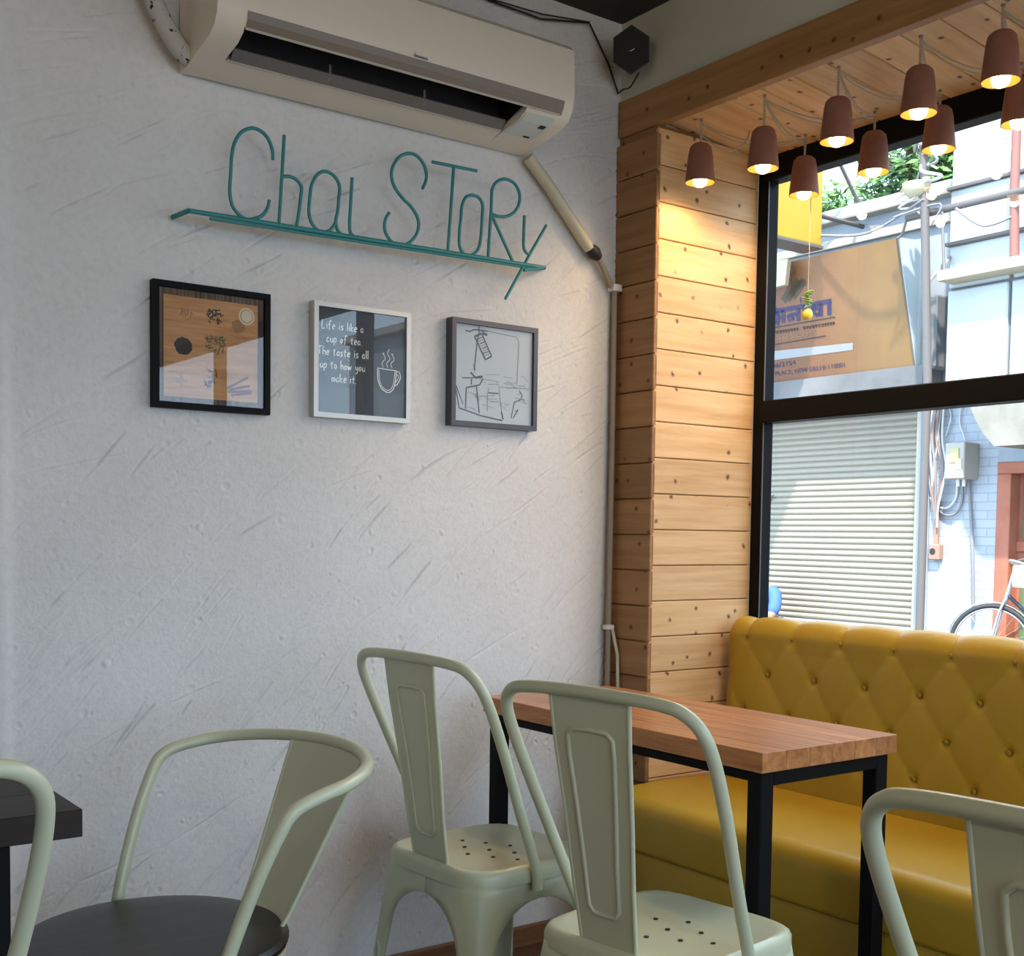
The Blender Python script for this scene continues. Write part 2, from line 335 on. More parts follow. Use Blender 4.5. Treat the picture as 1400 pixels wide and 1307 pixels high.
# ================================================================== WALL FIXTURES
# air conditioner
AX0, AX1, AYF, AZ = .995, 1.945, 2.425, 2.165
ac = thing('air_conditioner', 'cream split air conditioner mounted on white plaster wall, its flap open', 'air conditioner', ((AX0+AX1)/2, D, AZ))
prof = [(D-.006, AZ), (D-.035, AZ), (2.475, 2.192), (2.447, 2.206), (2.432, 2.228), (AYF, 2.262), (AYF+.002, 2.345), (AYF+.006, 2.378), (AYF+.02, 2.392), (D-.006, 2.415)]
OX0, OX1 = AX0+.065, AX1-.135      # outlet opening
def slab(x0, x1, pr):
    b = MB(); b.prism([(x0, y, z) for y, z in pr], [(x1, y, z) for y, z in pr]); return b
body = MB()
for x0, x1 in ((AX0, OX0), (OX1, AX1)): body.prism([(x0, y, z) for y, z in prof], [(x1, y, z) for y, z in prof])
rear = [(D-.006, AZ), (D-.035, AZ), (2.552, 2.181), (2.562, 2.195), (2.562, 2.30), (D-.006, 2.30)]
frontp = [(2.440, 2.214), (2.432, 2.228), (AYF, 2.262), (AYF+.002, 2.345), (AYF+.006, 2.378), (AYF+.02, 2.392), (D-.006, 2.415), (D-.006, 2.30), (2.45, 2.30), (2.445, 2.23)]
for q in (rear, frontp): body.prism([(OX0, y, z) for y, z in q], [(OX1, y, z) for y, z in q])
body.build('body', 'ac', ac, 35)
ln = MB()
for q in ([(2.5615, 2.196), (2.5585, 2.196), (2.5585, 2.298), (2.5615, 2.298)], [(2.56, 2.298), (2.45, 2.298), (2.45, 2.294), (2.56, 2.294)], [(2.4455, 2.236), (2.4485, 2.236), (2.4535, 2.297), (2.4505, 2.297)]): ln.prism([(OX0+.001, y, z) for y, z in q], [(OX1-.001, y, z) for y, z in q])
for x in (OX0, OX1-.003): ln.prism([(x, y, z) for y, z in [(2.558, 2.19), (2.446, 2.222), (2.45, 2.297), (2.558, 2.297)]], [(x+.003, y, z) for y, z in [(2.558, 2.19), (2.446, 2.222), (2.45, 2.297), (2.558, 2.297)]])
ln.build('outlet_shade', 'blackmatte', ac)  # black sheets put the shade of the outlet's depth into colour
slab(OX0+.012, OX1-.008, [(2.550, 2.183), (2.545, 2.180), (2.522, 2.198), (2.526, 2.202)]).build('vane', 'ac_grey', ac)
slab(OX0+.006, OX1-.006, [(2.551, 2.1775), (2.546, 2.1785), (2.546, 2.182), (2.551, 2.181)]).build('vane_edge', 'ac_line', ac)
slab(OX0+.002, OX1+.105, [(2.4405, 2.2125), (2.4300, 2.2285), (2.4255, 2.244), (2.4270, 2.245), (2.4315, 2.2295), (2.442, 2.2145)]).build('flap', 'ac_trim', ac)
slab(OX0+.002, OX1+.10, [(2.4415, 2.2100), (2.4385, 2.2115), (2.4385, 2.2145), (2.4415, 2.2135)]).build('flap_edge', 'ac_line', ac)
slab(OX1+.004, OX1+.095, [(2.548, 2.1765), (2.475, 2.1900), (2.451, 2.2025), (2.451, 2.2060), (2.475, 2.1940), (2.548, 2.1800)]).build('label_plate', 'ac_label', ac)
slab(OX1+.068, OX1+.086, [(2.492, 2.1862), (2.476, 2.1890), (2.476, 2.192), (2.492, 2.189)]).build('receiver_window', 'blackmatte', ac)
slab(OX1+.060, OX1+.080, [(2.545, 2.1765), (2.538, 2.1778), (2.538, 2.181), (2.545, 2.180)]).build('energy_mark', 'blackmatte', ac)
for q in (.33, .67):
    x = OX0+(OX1-OX0)*q; slab(x-.003, x+.003, [(2.540, 2.184), (2.528, 2.193), (2.528, 2.222), (2.536, 2.222)]).build('louvre_pin', 'ac_trim', ac)
lg = MB(); x = 1.47
for i in range(9):   # tiny script maker's mark, illegible in the photo
    lg.ribbon([(x+i*.0042, AYF+.0005, 2.2475), (x+i*.0042+.002, AYF-.0006, 2.2535+(.004 if i == 0 else 0)), (x+i*.0042+.003, AYF+.0005, 2.248)], .0016)
lg.build('maker_mark', 'blackmatte', ac)
# refrigerant pipe behind the unit's end
P = [on('y', 2.60, *q) for q in ((198, -30), (210, 0), (221, 25), (236, 52), (250, 72))]; P.append(Vector((AX0+.004, 2.60, P[-1].z-.006)))
pw = mat('pipe_wrap', (.5, .5, .46), .7); tn = NT(pw); vv = tn.coord(); tn.col(tn.mix((.52, .51, .47), (.01, .01, .01), tn.ramp(tn.noise(vv, 55, 4), [(.60, (0, 0, 0)), (.64, (1, 1, 1))]))); M['pipe_wrap'] = pw
tag(MB().tube(spline(P, 6), .021, 12).build('refrigerant_pipe', 'pipe_wrap', smooth=60), 'thick white wrapped pipe with black flecks entering the air conditioner end', 'pipe')
# drain pipe from AC
dp = thing('drain_pipe', 'cream plastic drain pipe slanting down from the air conditioner to the wooden corner', 'pipe', (2.1, D, 1.9))
A = on('y', D-.028, 722, 215); B = on('y', D-.028, 806, 340); B2 = on('y', D-.026, 818, 352); C_ = on('y', D-.024, 836, 392)
MB().tube([A, A.lerp(B, .3)+Vector((.006, 0, 0)), A.lerp(B, .6)+Vector((.004, 0, 0)), B], .0165, 12).build('pipe_sleeve', 'pvc', dp, 60)
MB().tube([B.lerp(A, .03), B.lerp(B2, .5)+Vector((0, -.003, 0)), B2], [.015, .019, .013], 10).build('tape', 'blackmatte', dp, 60)
MB().tube([B2, C_], .0085, 10).build('pipe', 'conduit', dp, 60)
cp = thing('corner_conduit', 'thin beige conduit running down the corner between plaster and pine boards', 'pipe', (XC-.02, D-.02, .3))
MB().tube([(XC-.018, D-.02, C_.z), (XC-.018, D-.021, 1.4), (XC-.019, D-.02, .85), (XC-.02, D-.02, .06)], .008, 10).build('tube', 'conduit', cp, 60)
MB().bbox(XC-.034, XC-.002, D-.036, D-.006, C_.z-.012, C_.z+.008, .003).build('clip', 'white', cp)
z_ = on('y', D-.03, 822, 858).z
MB().lathe([(.0, -.008), (.016, -.006), (.018, 0), (.016, .006), (.0, .008)], (XC-.02, D-.022, z_), 14).build('cable_tie', 'white', cp, 50)
MB().tube([(XC-.014, D-.03, z_), (XC-.008, D-.05, z_-.08), (XC+.0-.012, D-.06, z_-.22), (XC-.02, D-.06, .3)], .005, 8).build('branch_cable', 'pvc', cp, 60)
# speaker
sp = thing('speaker', 'small black hexagonal loudspeaker mounted in the upper corner of the room', 'speaker', (2.21, 2.57, 2.40))
c0 = on('y', 2.52, 863, 68); fd = (EYE-c0); fd.z *= .4; fd.normalize(); sx_ = fd.cross(Vector((0, 0, 1))).normalized(); su = sx_.cross(fd)
def hexa(c, r, ry, tw=0): return [c+sx_*r*math.cos(math.radians(30+60*i+tw))+su*ry*math.sin(math.radians(30+60*i+tw)) for i in range(6)]
MB().prism(hexa(c0, .057, .064), hexa(c0-fd*.076, .040, .048)).build('cabinet', 'blackmatte', sp)
MB().prism(hexa(c0+fd*.003, .050, .057), hexa(c0, .052, .059)).build('grille', mat('speaker_cloth', (.02, .02, .022), .9), sp)
MB().ribbon([c0+fd*.004+sx_*.004-su*.004, c0+fd*.004-sx_*.003-su*.0015, c0+fd*.004-sx_*.009+su*.002], .0016, tuple(fd)).build('badge', 'white', sp)
MB().tube([c0-fd*.08, Vector((XC+.008, 2.60, c0.z))], .010, 8).build('bracket', 'blackmatte', sp)
Q = [on('y', D-.012, *q) for q in ((600, -30), (668, 0), (740, 26), (805, 31), (832, 88), (845, 128))]
def sag(pts, d): return [p+Vector((0, 0, -d*4*(i/(len(pts)-1))*(1-i/(len(pts)-1)))) for i, p in enumerate(pts)]
cb = MB().tube(Q[:4]+[Q[3]+Vector((.006, 0, -.006))]+Q[4:], .0028, 6)
cb.tube([Q[1]+Vector((0, 0, .004)), Q[2]+Vector((0, -.003, .012)), Q[3]+Vector((0, -.004, .0))], .0022, 6)
j = Q[-1]; e = c0-su*.055-fd*.02-sx_*.022
cb.tube(spline([j, j+Vector((.012, -.01, .012)), (j+e)/2+Vector((.004, -.004, -.01)), e], 5), .0022, 6)
tag(cb.build('speaker_cable', 'blackmatte', smooth=60), 'thin black cable strung along the top of the plaster wall to the corner speaker', 'cable')

# sign: bent rods on a rail
YS = 2.585
sg = thing('rod_sign', 'teal bent-rod wall sign spelling Chai Story on a long rail', 'sign', (on('y', YS, 505, 330).x, D, on('y', YS, 505, 330).z))
def s2(pts): return [on('y', YS, 230+x/4.2424, 160+y/4.2424) for x, y in pts]    # pixels of an enlarged crop
def s3(pts): return [on('y', YS, 510+x/5.444, 180+y/5.444) for x, y in pts]
r_ = .0043
rl = on('y', YS-.002, 258, 288), on('y', YS-.002, 744, 366); he = on('y', D-.01, 236, 297)
bb = MB().tube([he, rl[0]], .0058, 8); bb.tube([rl[0], rl[1]], .0055, 8)
bb.tube([rl[0]+Vector((.05, .003, -.0085)), rl[1]+Vector((-.03, .003, -.006))], .0036, 8); tail = on('y', D-.006, 744, 366.5)
bb.tube([on('y', YS, 716, 369), rl[1]], .005, 8); bb.tube([rl[1], tail], .0055, 8); bb.build('rail', 'teal', sg, 60)
def letter(*strokes, closed=False):
    b = MB()
    for st_ in strokes: b.tube(st_, r_, 8)
    b.build('letter', 'teal', sg, 60)
letter(spline(s2([(606, 248), (603, 190), (575, 120), (530, 78), (480, 65), (425, 88), (385, 150), (368, 230), (362, 330), (357, 430), (370, 510), (405, 560), (450, 592), (500, 590), (545, 570), (575, 530), (586, 482)])))
letter(s2([(673, 105), (660, 330), (642, 632)]), spline(s2([(664, 345), (705, 345), (745, 365), (772, 405), (768, 470), (755, 570), (742, 650)])))
letter(spline(s2([(990, 470), (993, 400), (965, 345), (915, 316), (870, 330), (835, 385), (822, 460), (816, 550), (830, 610), (865, 655), (905, 668), (945, 650), (975, 605)])), spline(s2([(990, 460), (984, 540), (972, 605), (985, 660), (1020, 695)])))
letter(spline(s2([(1067, 352), (1060, 470), (1052, 620), (1060, 675), (1092, 705)])))
letter(spline(s3([(368, 425), (392, 370), (397, 310), (375, 240), (325, 180), (262, 162), (195, 190), (148, 260), (138, 335), (165, 420), (225, 500), (280, 555), (325, 625), (340, 695), (320, 770), (265, 830), (200, 850), (140, 820), (95, 755), (86, 690), (98, 640), (122, 603)])))
letter(s3([(440, 225), (772, 292)]), s3([(600, 262), (578, 600), (555, 910)]))
letter(spline(s3([(735, 472), (785, 490), (815, 545), (812, 640), (803, 780), (785, 870), (735, 918), (680, 915), (645, 850), (643, 760), (655, 640), (662, 555), (690, 490), (735, 472)])))
letter(s3([(885, 430), (878, 600), (855, 955)]), spline(s3([(884, 440), (905, 390), (950, 358), (1005, 358), (1060, 395), (1090, 465), (1085, 540), (1050, 600), (990, 632), (930, 630), (885, 612)])), s3([(885, 625), (1042, 970)]))
letter(spline(s3([(1127, 625), (1122, 780), (1122, 860), (1140, 900), (1165, 912)])), s3([(1290, 697), (1165, 915), (985, 1245)]))

# pictures
def picture(name, label, corners, frame_mat, fw, print_fn, depth=.022):
    tl, tr, bl_, br = [on('y', D-depth, *q) for q in corners]
    x0 = (tl.x+bl_.x)/2; x1 = (tr.x+br.x)/2; z1 = (tl.z+tr.z)/2; z0 = (bl_.z+br.z)/2
    p = thing(name, label, 'picture', ((x0+x1)/2, D, z0), 0, 'pictures under the rod sign')
    f = MB(); o_ = [(x0, z0), (x1, z0), (x1, z1), (x0, z1)]; i_ = [(x0+fw, z0+fw), (x1-fw, z0+fw), (x1-fw, z1-fw), (x0+fw, z1-fw)]
    for a in range(4):
        b = (a+1) % 4; pts = [o_[a], o_[b], i_[b], i_[a]]
        f.prism([(x, D-depth, z) for x, z in pts], [(x, D-.001, z) for x, z in pts])
    f.build('frame', frame_mat, p)
    YP = D-depth+.009
    print_fn(p, x0+fw, x1-fw, z0+fw, z1-fw, YP)
    MB().box(x0+fw, x1-fw, YP-.0045, YP-.003, z0+fw, z1-fw).build('glass', 'picture_glass', p)
def blob(b, cx, cz, r, y, n=22, jag=.35, sx=1):
    b.add([Vector((cx, y, cz))]+[Vector((cx+sx*r*(1+jag*random.uniform(-1, .6))*math.cos(2*math.pi*i/n), y, cz+r*(1+jag*random.uniform(-1, .6))*math.sin(2*math.pi*i/n))) for i in range(n)], [(0, 1+i, 1+(i+1) % n) for i in range(n)])
for nm, c, r in (('p_board', (.52, .25, .085), .5), ('p_bark', (.05, .028, .018), .6), ('p_dark', (.025, .018, .014), .6), ('p_green', (.13, .12, .045), .6), ('p_tan', (.32, .17, .07), .6), ('p_cream', (.72, .62, .45), .6),
                 ('p_red', (.16, .035, .02), .6), ('p_clove', (.06, .045, .04), .6), ('p_slate', (.045, .060, .075), .6), ('p_chalk', (.90, .92, .90), .7), ('p_pale', (.46, .51, .53), .6), ('p_ink', (.05, .055, .065), .6), ('p_grey', (.22, .24, .26), .6)): M[nm] = mat(nm, c, r)
bd = M['p_board']; t = NT(bd); v = t.coord((1.5, 1, 14)); t.col(t.ramp(t.noise(v, 6, 5), [(.3, (.40, .17, .05)), (.55, (.55, .27, .095)), (.8, (.66, .38, .16))]))
bk = M['p_bark']; t = NT(bk); v = t.coord((170, 1, 3)); t.col(t.ramp(t.noise(v, 1, 2), [(.35, (.02, .012, .01)), (.65, (.17, .10, .06))]))
def spices(p, x0, x1, z0, z1, Y):
    w, h = x1-x0, z1-z0; X = lambda u: x0+u*w; Z = lambda v_: z1-v_*h
    b = MB(); b.box(x0, x1, Y, Y+.002, z0, z1); mats = ['p_bark', 'p_board', 'p_dark', 'p_green', 'p_tan', 'p_cream', 'p_red', 'p_clove']
    b.cur = 1; b.box(X(.05), X(.94), Y-.0004, Y, Z(.95), Z(.06))
    y = Y-.0008
    b.cur = 2; blob(b, X(.23), Z(.50), .021, y, jag=.12)
    for (u, v_, c, n_, s_) in ((.52, .20, 2, 34, .018), (.53, .45, 3, 46, .022), (.25, .225, 4, 16, .016), (.47, .80, 7, 16, .010), (.19, .80, 4, 14, .013), (.50, .72, 7, 10, .011)):
        b.cur = c
        for k in range(n_):
            a = random.uniform(0, 6.28); r = s_*random.random()**.6; d = random.uniform(0, 6.28); q = Vector((X(u)+r*math.cos(a)*1.1, y-.0001*k/10, Z(v_)+r*math.sin(a)))
            e = Vector((math.cos(d), 0, math.sin(d)))*random.uniform(.003, .006); b.ribbon([q-e, q+e], .0026)
    b.cur = 4; blob(b, X(.75), Z(.27), .016, y, jag=.2)
    b.cur = 5; b.add(disc((X(.83), y-.0002, Z(.17)), .0195, 28), [tuple(range(28))]); b.cur = 4; b.add(disc((X(.83), y-.0004, Z(.17)), .0155, 28), [tuple(range(28))]); b.cur = 5; b.add(disc((X(.83), y-.0006, Z(.17)), .0138, 28), [tuple(range(28))])
    b.cur = 6
    for (a, c) in (((.64, .84), (.85, .72)), ((.66, .85), (.86, .80)), ((.65, .87), (.88, .85)), ((.68, .90), (.88, .86))): b.ribbon([(X(a[0]), y, Z(a[1])), (X(c[0]), y, Z(c[1]))], .0055)
    b.build('print', mats, p)
GLY = {'L': [[(0, 1), (.02, 0), (.5, .03)]], 'i': [[(.15, .55), (.15, 0)], [(.14, .78), (.17, .74)]], 'f': [[(.5, .9), (.3, .98), (.2, .8), (.2, -.15)], [(0, .5), (.45, .52)]],
       'e': [[(.05, .28), (.42, .32), (.35, .52), (.18, .5), (.04, .28), (.12, .05), (.42, .06)]], 's': [[(.38, .5), (.12, .48), (.12, .32), (.36, .2), (.3, .03), (.04, .04)]], 'l': [[(.12, 1), (.12, 0)]],
       'k': [[(.08, 1), (.08, 0)], [(.4, .5), (.1, .25), (.42, 0)]], 'a': [[(.4, .42), (.2, .52), (.04, .25), (.18, .02), (.38, .2), (.4, .48), (.42, 0)]], 'c': [[(.4, .45), (.2, .52), (.05, .26), (.18, .02), (.42, .08)]],
       'u': [[(.06, .52), (.08, .1), (.25, .02), (.4, .2), (.42, .52), (.44, 0)]], 'p': [[(.06, .52), (.06, -.38)], [(.07, .42), (.28, .52), (.42, .3), (.3, .05), (.08, .08)]], 'o': [[(.22, .52), (.05, .28), (.2, .02), (.4, .24), (.24, .52)]],
       't': [[(.2, .8), (.2, .1), (.38, .03)], [(.02, .52), (.42, .54)]], 'T': [[(0, .95), (.55, .97)], [(.27, .96), (.26, 0)]], 'h': [[(.06, 1), (.06, 0)], [(.07, .35), (.25, .5), (.4, .35), (.4, 0)]],
       'w': [[(.02, .5), (.14, .03), (.28, .4), (.42, .03), (.58, .5)]], 'y': [[(.05, .52), (.2, .12), (.4, .3)], [(.42, .54), (.38, -.25), (.12, -.3)]], 'm': [[(.04, .5), (.05, 0)], [(.06, .38), (.2, .5), (.28, .3), (.28, 0)], [(.29, .38), (.44, .5), (.52, .3), (.53, 0)]], '.': [[(.08, .06), (.12, 0)]]}
def chalk(p, x0, x1, z0, z1, Y):
    w, h = x1-x0, z1-z0; mats = ['p_slate', 'p_chalk']; b = MB(); b.box(x0, x1, Y, Y+.002, z0, z1); b.cur = 1; y = Y-.0006
    for txt, u, v_, s_ in (('Life is like a', .05, .20, .0200), ('cup of tea.', .10, .325, .0200), ('The taste is all', .01, .45, .0205), ('up to how you', .03, .575, .0205), ('make it.', .16, .70, .0205)):
        x = x0+u*w
        for ch in txt:
            if ch == ' ': x += s_*.40; continue
            for st_ in GLY[ch]: b.ribbon(spline([(x+a*s_*.82+c*s_*.08, y, z1-v_*h+c*s_) for a, c in st_], 4) if len(st_) > 2 else [(x+a*s_*.82, y, z1-v_*h+c*s_) for a, c in st_], .0023)
            x += s_*.82*(max(a for st_ in GLY[ch] for a, c in st_)+.17)
    cx, cz, s_ = x0+.80*w, z1-.53*h, .030
    K = lambda L_, wd=.0024: b.ribbon(spline([(cx+a*s_, y, cz+c*s_) for a, c in L_], 5), wd)
    K([(-1, .05), (0, 0), (.8, -.02)]); K([(-.98, .05), (-.95, -.9), (-.6, -1.6), (0, -1.9), (.5, -1.6), (.72, -.9), (.8, -.02)]); K([(-.85, -.1), (-.8, -.9), (-.5, -1.5), (0, -1.72), (.4, -1.45), (.6, -.8), (.66, -.1)], .0016)
    K([(.8, -.1), (1.1, -.15), (1.2, -.6), (.9, -1.15), (.6, -1.3)]); K([(.8, -.35), (.98, -.4), (1.0, -.65), (.75, -1.0)], .0016)
    for o_ in (-.45, 0, .4): K([(o_, .15), (o_-.12, .5), (o_+.18, .9), (o_-.05, 1.3), (o_+.1, 1.7-abs(o_))], .0016)
    b.build('print', mats, p)
def sketch(p, x0, x1, z0, z1, Y):
    w, h = x1-x0, z1-z0; mats = ['p_pale', 'p_ink', 'p_grey']; b = MB(); b.box(x0, x1, Y, Y+.002, z0, z1); y = Y-.0006
    Zf = lambda px, py: ((px-155)/(930-155), (py-115-(px-155)*.13)/(1010))
    def K(L_, wd=.002, c=1):
        b.cur = c; q = [Zf(*a) for a in L_]; b.ribbon([(x0+min(max(u, .005), .995)*w, y, z1-min(max(v_, .005), .995)*h) for u, v_ in q], wd)
    K([(385, 130), (390, 210), (370, 330), (345, 610)], .0035); K([(255, 195), (300, 205), (340, 185), (390, 190), (480, 200)], .0035); K([(390, 210), (470, 200), (760, 260), (790, 310), (775, 760)], .0026, 2); K([(420, 220), (470, 240)], .007)
    K([(345, 255), (455, 500)], .004); K([(415, 225), (515, 465)], .004); K([(345, 255), (415, 225)], .004); K([(455, 500), (515, 465)], .004)
    for k in range(9): K([(360+k*11+random.uniform(-6, 6), 265+k*24), (415+k*11, 235+k*25)], .0024, 1 if k % 2 else 2)
    K([(160, 740), (205, 1000), (420, 1090), (630, 1150)], .004); K([(170, 760), (240, 960)], .003); K([(270, 790), (265, 1010)], .004); K([(270, 790), (400, 765), (430, 700)], .004); K([(370, 780), (400, 1060)], .004); K([(230, 685), (320, 690), (420, 670)], .003)
    K([(310, 630), (360, 690), (430, 680)], .005); K([(320, 700), (320, 760)], .004); K([(340, 640), (360, 600), (330, 550)], .002, 2)
    for k in range(26):
        a = random.uniform(180, 830); c = random.uniform(640, 1010); K([(a, c), (a+random.uniform(20, 110), c+random.uniform(-20, 35)), (a+random.uniform(20, 150), c+random.uniform(-10, 60))], .0014, 2)
    K([(480, 760), (590, 760), (600, 860), (630, 1110)], .0022, 2); K([(490, 850), (590, 860)], .003); K([(500, 940), (600, 950)], .0022, 2); K([(720, 1130), (750, 960), (820, 930), (830, 880), (800, 840)], .003); K([(620, 1050), (640, 1140)], .004); K([(760, 1060), (790, 1040), (740, 1130)], .003); K([(600, 790), (760, 810), (900, 820)], .002, 2); K([(410, 700), (520, 720), (590, 740)], .0018, 2)
    K([(480, 1040), (480, 860), (495, 800)], .0022, 2)
    b.build('print', mats, p)
picture('framed_picture', 'black framed picture of spices and a tea glass on a board', ((211, 381), (371, 402), (208, 557), (369, 566)), 'black', .014, spices)
picture('framed_picture', 'silver framed chalkboard print with handwritten tea saying and cup drawing', ((432, 408), (563, 430), (427, 570), (560, 578)), 'silver', .012, chalk, .026)
picture('framed_picture', 'dark grey framed ink sketch on pale paper, right of the chalkboard print', ((620, 433), (737, 449), (616, 580), (733, 590)), 'graphite', .013, sketch, .03)

# ================================================================== FURNITURE
# steel bistro chair, local +x is its front
HOOP = [(-.02, .190, .405), (-.025, .191, .45), (-.080, .204, .575), (-.138, .219, .71), (-.180, .224, .805), (-.202, .215, .852), (-.215, .188, .878), (-.221, .145, .887), (-.225, .07, .891), (-.226, 0, .892)]
HOOP = HOOP+[(x, -y, z) for x, y, z in HOOP[-2::-1]]
def leg_mesh(sx, sy, hw0=.172, hw1=.212, zt=.425):
    b = MB(); rows = []
    ds = [0, .02, .045, .048, .051, .056, .064, .076, .092, .112, .135, .155, .20, .28, .36, zt]
    for d in ds:
        hw = hw0+(hw1-hw0)*d/zt; R_ = .105; w_low = np.interp(d, [.05, zt], [.062, .030])
        if d <= .045: g = 0.0
        elif d < .045+R_: g = (hw-w_low)*math.sqrt(max(0, 1-((.045+R_-d)/R_)**2))
        else: g = hw-w_low
        r = float(np.interp(d, [0, .12, zt], [.052, .034, .022])); z = zt-d; row = []
        row += [(hw, g+(hw-r-g)*k/2, z) for k in (0, 1)]
        row += [(hw-r+r*math.cos(a), hw-r+r*math.sin(a), z) for a in [math.pi/2*k/4 for k in range(5)]]
        row += [(g+(hw-r-g)*k/2, hw, z) for k in (1, 0)]
        rows.append([(x*sx, y*sy, z_) for x, y, z_ in row])
    n = len(rows[0]); vs = [p for r in rows for p in r]; b.add(vs, [(i*n+k, i*n+k+1, (i+1)*n+k+1, (i+1)*n+k) for i in range(len(rows)-1) for k in range(n-1)])
    return b
def seat_rings(shape, prof):
    b = MB(); n = 48; vs = []; fs = []
    for s_, z in prof:
        for k in range(n):
            a = 2*math.pi*k/n; c, q = math.cos(a), math.sin(a)
            if shape == 'square':
                e = 5.5; rr = (abs(c)**e+abs(q)**e)**(-1/e)
            else: rr = 1
            vs.append((c*rr*s_, q*rr*s_, z))
    for i in range(len(prof)-1): fs += [(i*n+k, i*n+(k+1) % n, (i+1)*n+(k+1) % n, (i+1)*n+k) for k in range(n)]
    fs.append(tuple(range(n))[::-1]); return b.add(vs, fs)
def solid(o, th):
    md = o.modifiers.new('thickness', 'SOLIDIFY'); md.thickness = th; md.offset = -1
def make_chair(label, loc, rz):
    c = thing('bistro_chair', label, 'chair', loc, rz, 'sage steel bistro chairs')
    seat = seat_rings('square', [(.02, .444), (.09, .4445), (.135, .446), (.155, .452), (.166, .4545), (.174, .450), (.178, .440), (.178, .418)]).build('seat', 'steel', c, 40, local=True)
    for (x, y) in [(-.06, 0), (0, 0), (.06, 0), (-.03, .052), (.03, .052), (-.03, -.052), (.03, -.052), (0, .10), (0, -.10)]:
        h = MB().lathe([(.0001, .4462), (.0046, .4462), (.0046, .4440)], (0, 0, 0), 10); h.build('drain_hole', 'blackmatte', seat, local=True).location = (x, y, 0)
    for sx in (1, -1):
        for sy in (1, -1):
            l_ = leg_mesh(sx, sy).build('leg', 'steel', c, 45, local=True); solid(l_, .003)
            ft = MB().bbox(-.022, .022, -.022, .022, 0, .012, .004).build('rubber_foot', 'blackmatte', l_, local=True); ft.location = (sx*.195, sy*.195, 0)
            e_ = MB().tube([(sx*.2070, sy*.180, .06), (sx*.1918, sy*.166, .22), (sx*.1903, sy*.158, .235), (sx*.1918, sy*.150, .22), (sx*.2070, sy*.170, .06)], .0028, 6).build('embossed_rib', 'steel', l_, 60, local=True)
    MB().tube(spline(HOOP, 6), .0112, 12).build('back_hoop', 'steel', c, 60, local=True)
    pan = MB(); lv = [(-.160, .450, .060), (-.176, .55, .066), (-.193, .68, .074), (-.212, .80, .082), (-.222, .884, .087)]
    for dx in (-.002, .002):
        o = len(pan.v); pan.add([(x+dx, s_*w*k, z) for x, z, w in lv for s_, k in ((-1, 1), (-1, .5), (1, 0), (1, .5), (1, 1))], [(i*5+k, i*5+k+1, i*5+5+k+1, i*5+5+k) for i in range(4) for k in range(4)])
    back = pan.build('back_panel', 'steel', c, 40, local=True)
    for s_ in (-1, 1): MB().tube([(x, s_*w, z) for x, z, w in lv], .0042, 8).build('rolled_edge', 'steel', back, 60, local=True)
    def pp(z, y): return (np.interp(z, [q[1] for q in lv], [q[0] for q in lv])-.0022, y, z)
    lp = [(.52, .034), (.60, .037), (.70, .044), (.78, .050), (.815, .050), (.826, .038), (.828, 0), (.826, -.038), (.815, -.050), (.78, -.050), (.70, -.044), (.60, -.037), (.52, -.034), (.508, -.024), (.506, 0), (.508, .024)]
    MB().tube([pp(z, y) for z, y in lp], .0042, 8, closed=True, flat=1).build('embossed_rib', 'steel', back, 60, local=True)
    return c
R_ = math.radians
make_chair('sage steel chair drawn up to the plank table, close to the white wall', (1.523, 2.160, 0), R_(3))
make_chair('sage steel chair at the free end of plank table, its back panel embossed', (1.480, 1.540, 0), R_(8))
make_chair('pale steel chair facing the mustard sofa, standing apart from the plank table', (1.262, .580, 0), R_(0))
make_chair('pale steel chair pulled up to the dark table by the white wall', (.150, 1.605, 0), R_(90))
# armchair with round wooden seat; local +x is its front
ar = thing('armchair', 'sage steel armchair with round dark wooden seat and curved arm rail', 'chair', (.70, 1.985, 0), R_(180))
seat_rings('round', [(.02, .462), (.15, .462), (.205, .461), (.222, .458), (.228, .450), (.226, .440), (.21, .436)]).build('seat', 'seat_wood', ar, 40, local=True)
b = MB(); b.lathe([(.205, .435), (.224, .434), (.222, .418), (.20, .415)], (0, 0, 0), 40); b.build('seat_ring', 'steel', ar, 40, local=True)
for sx in (1, -1):
    for sy in (1, -1):
        l_ = leg_mesh(sx, sy, .160, .215, .420).build('leg', 'steel', ar, 45, local=True); solid(l_, .003)
        MB().bbox(-.022, .022, -.022, .022, 0, .012, .004).build('rubber_foot', 'blackmatte', l_, local=True).location = (sx*.198, sy*.198, 0)
AR = [(-.015, .245, .405), (-.020, .250, .46), (-.060, .272, .59), (-.098, .287, .680), (-.122, .290, .712), (-.165, .286, .728), (-.235, .264, .740), (-.300, .200, .748), (-.342, .105, .753), (-.356, 0, .755)]
AR = AR+[(x, -y, z) for x, y, z in AR[-2::-1]]
arm = spline(AR, 6); MB().tube(arm, .0115, 12).build('arm_rail', 'steel', ar, 60, local=True)
pan = MB(); N_ = 12
def apt(u, v_):   # u across -1..1, v up 0..1: bent sheet following the rail
    hw = .082+(.140-.082)*v_; y = u*hw; top = -.354+.026*(y/.14)**2; bot = -.212+.02*(y/.08)**2; return (bot+(top-bot)*v_**.9, y, .445+(.750-.445)*v_)
for dx in (-.0018, .0018):
    pan.add([(apt(-1+2*k/N_, i/8)[0]+dx, apt(-1+2*k/N_, i/8)[1], apt(-1+2*k/N_, i/8)[2]) for i in range(9) for k in range(N_+1)], [(i*(N_+1)+k, i*(N_+1)+k+1, (i+1)*(N_+1)+k+1, (i+1)*(N_+1)+k) for i in range(8) for k in range(N_)])
bp = pan.build('back_panel', 'steel', ar, 40, local=True)
for u in (-1, 1): MB().tube([apt(u, i/8) for i in range(9)], .0038, 8).build('rolled_edge', 'steel', bp, 60, local=True)
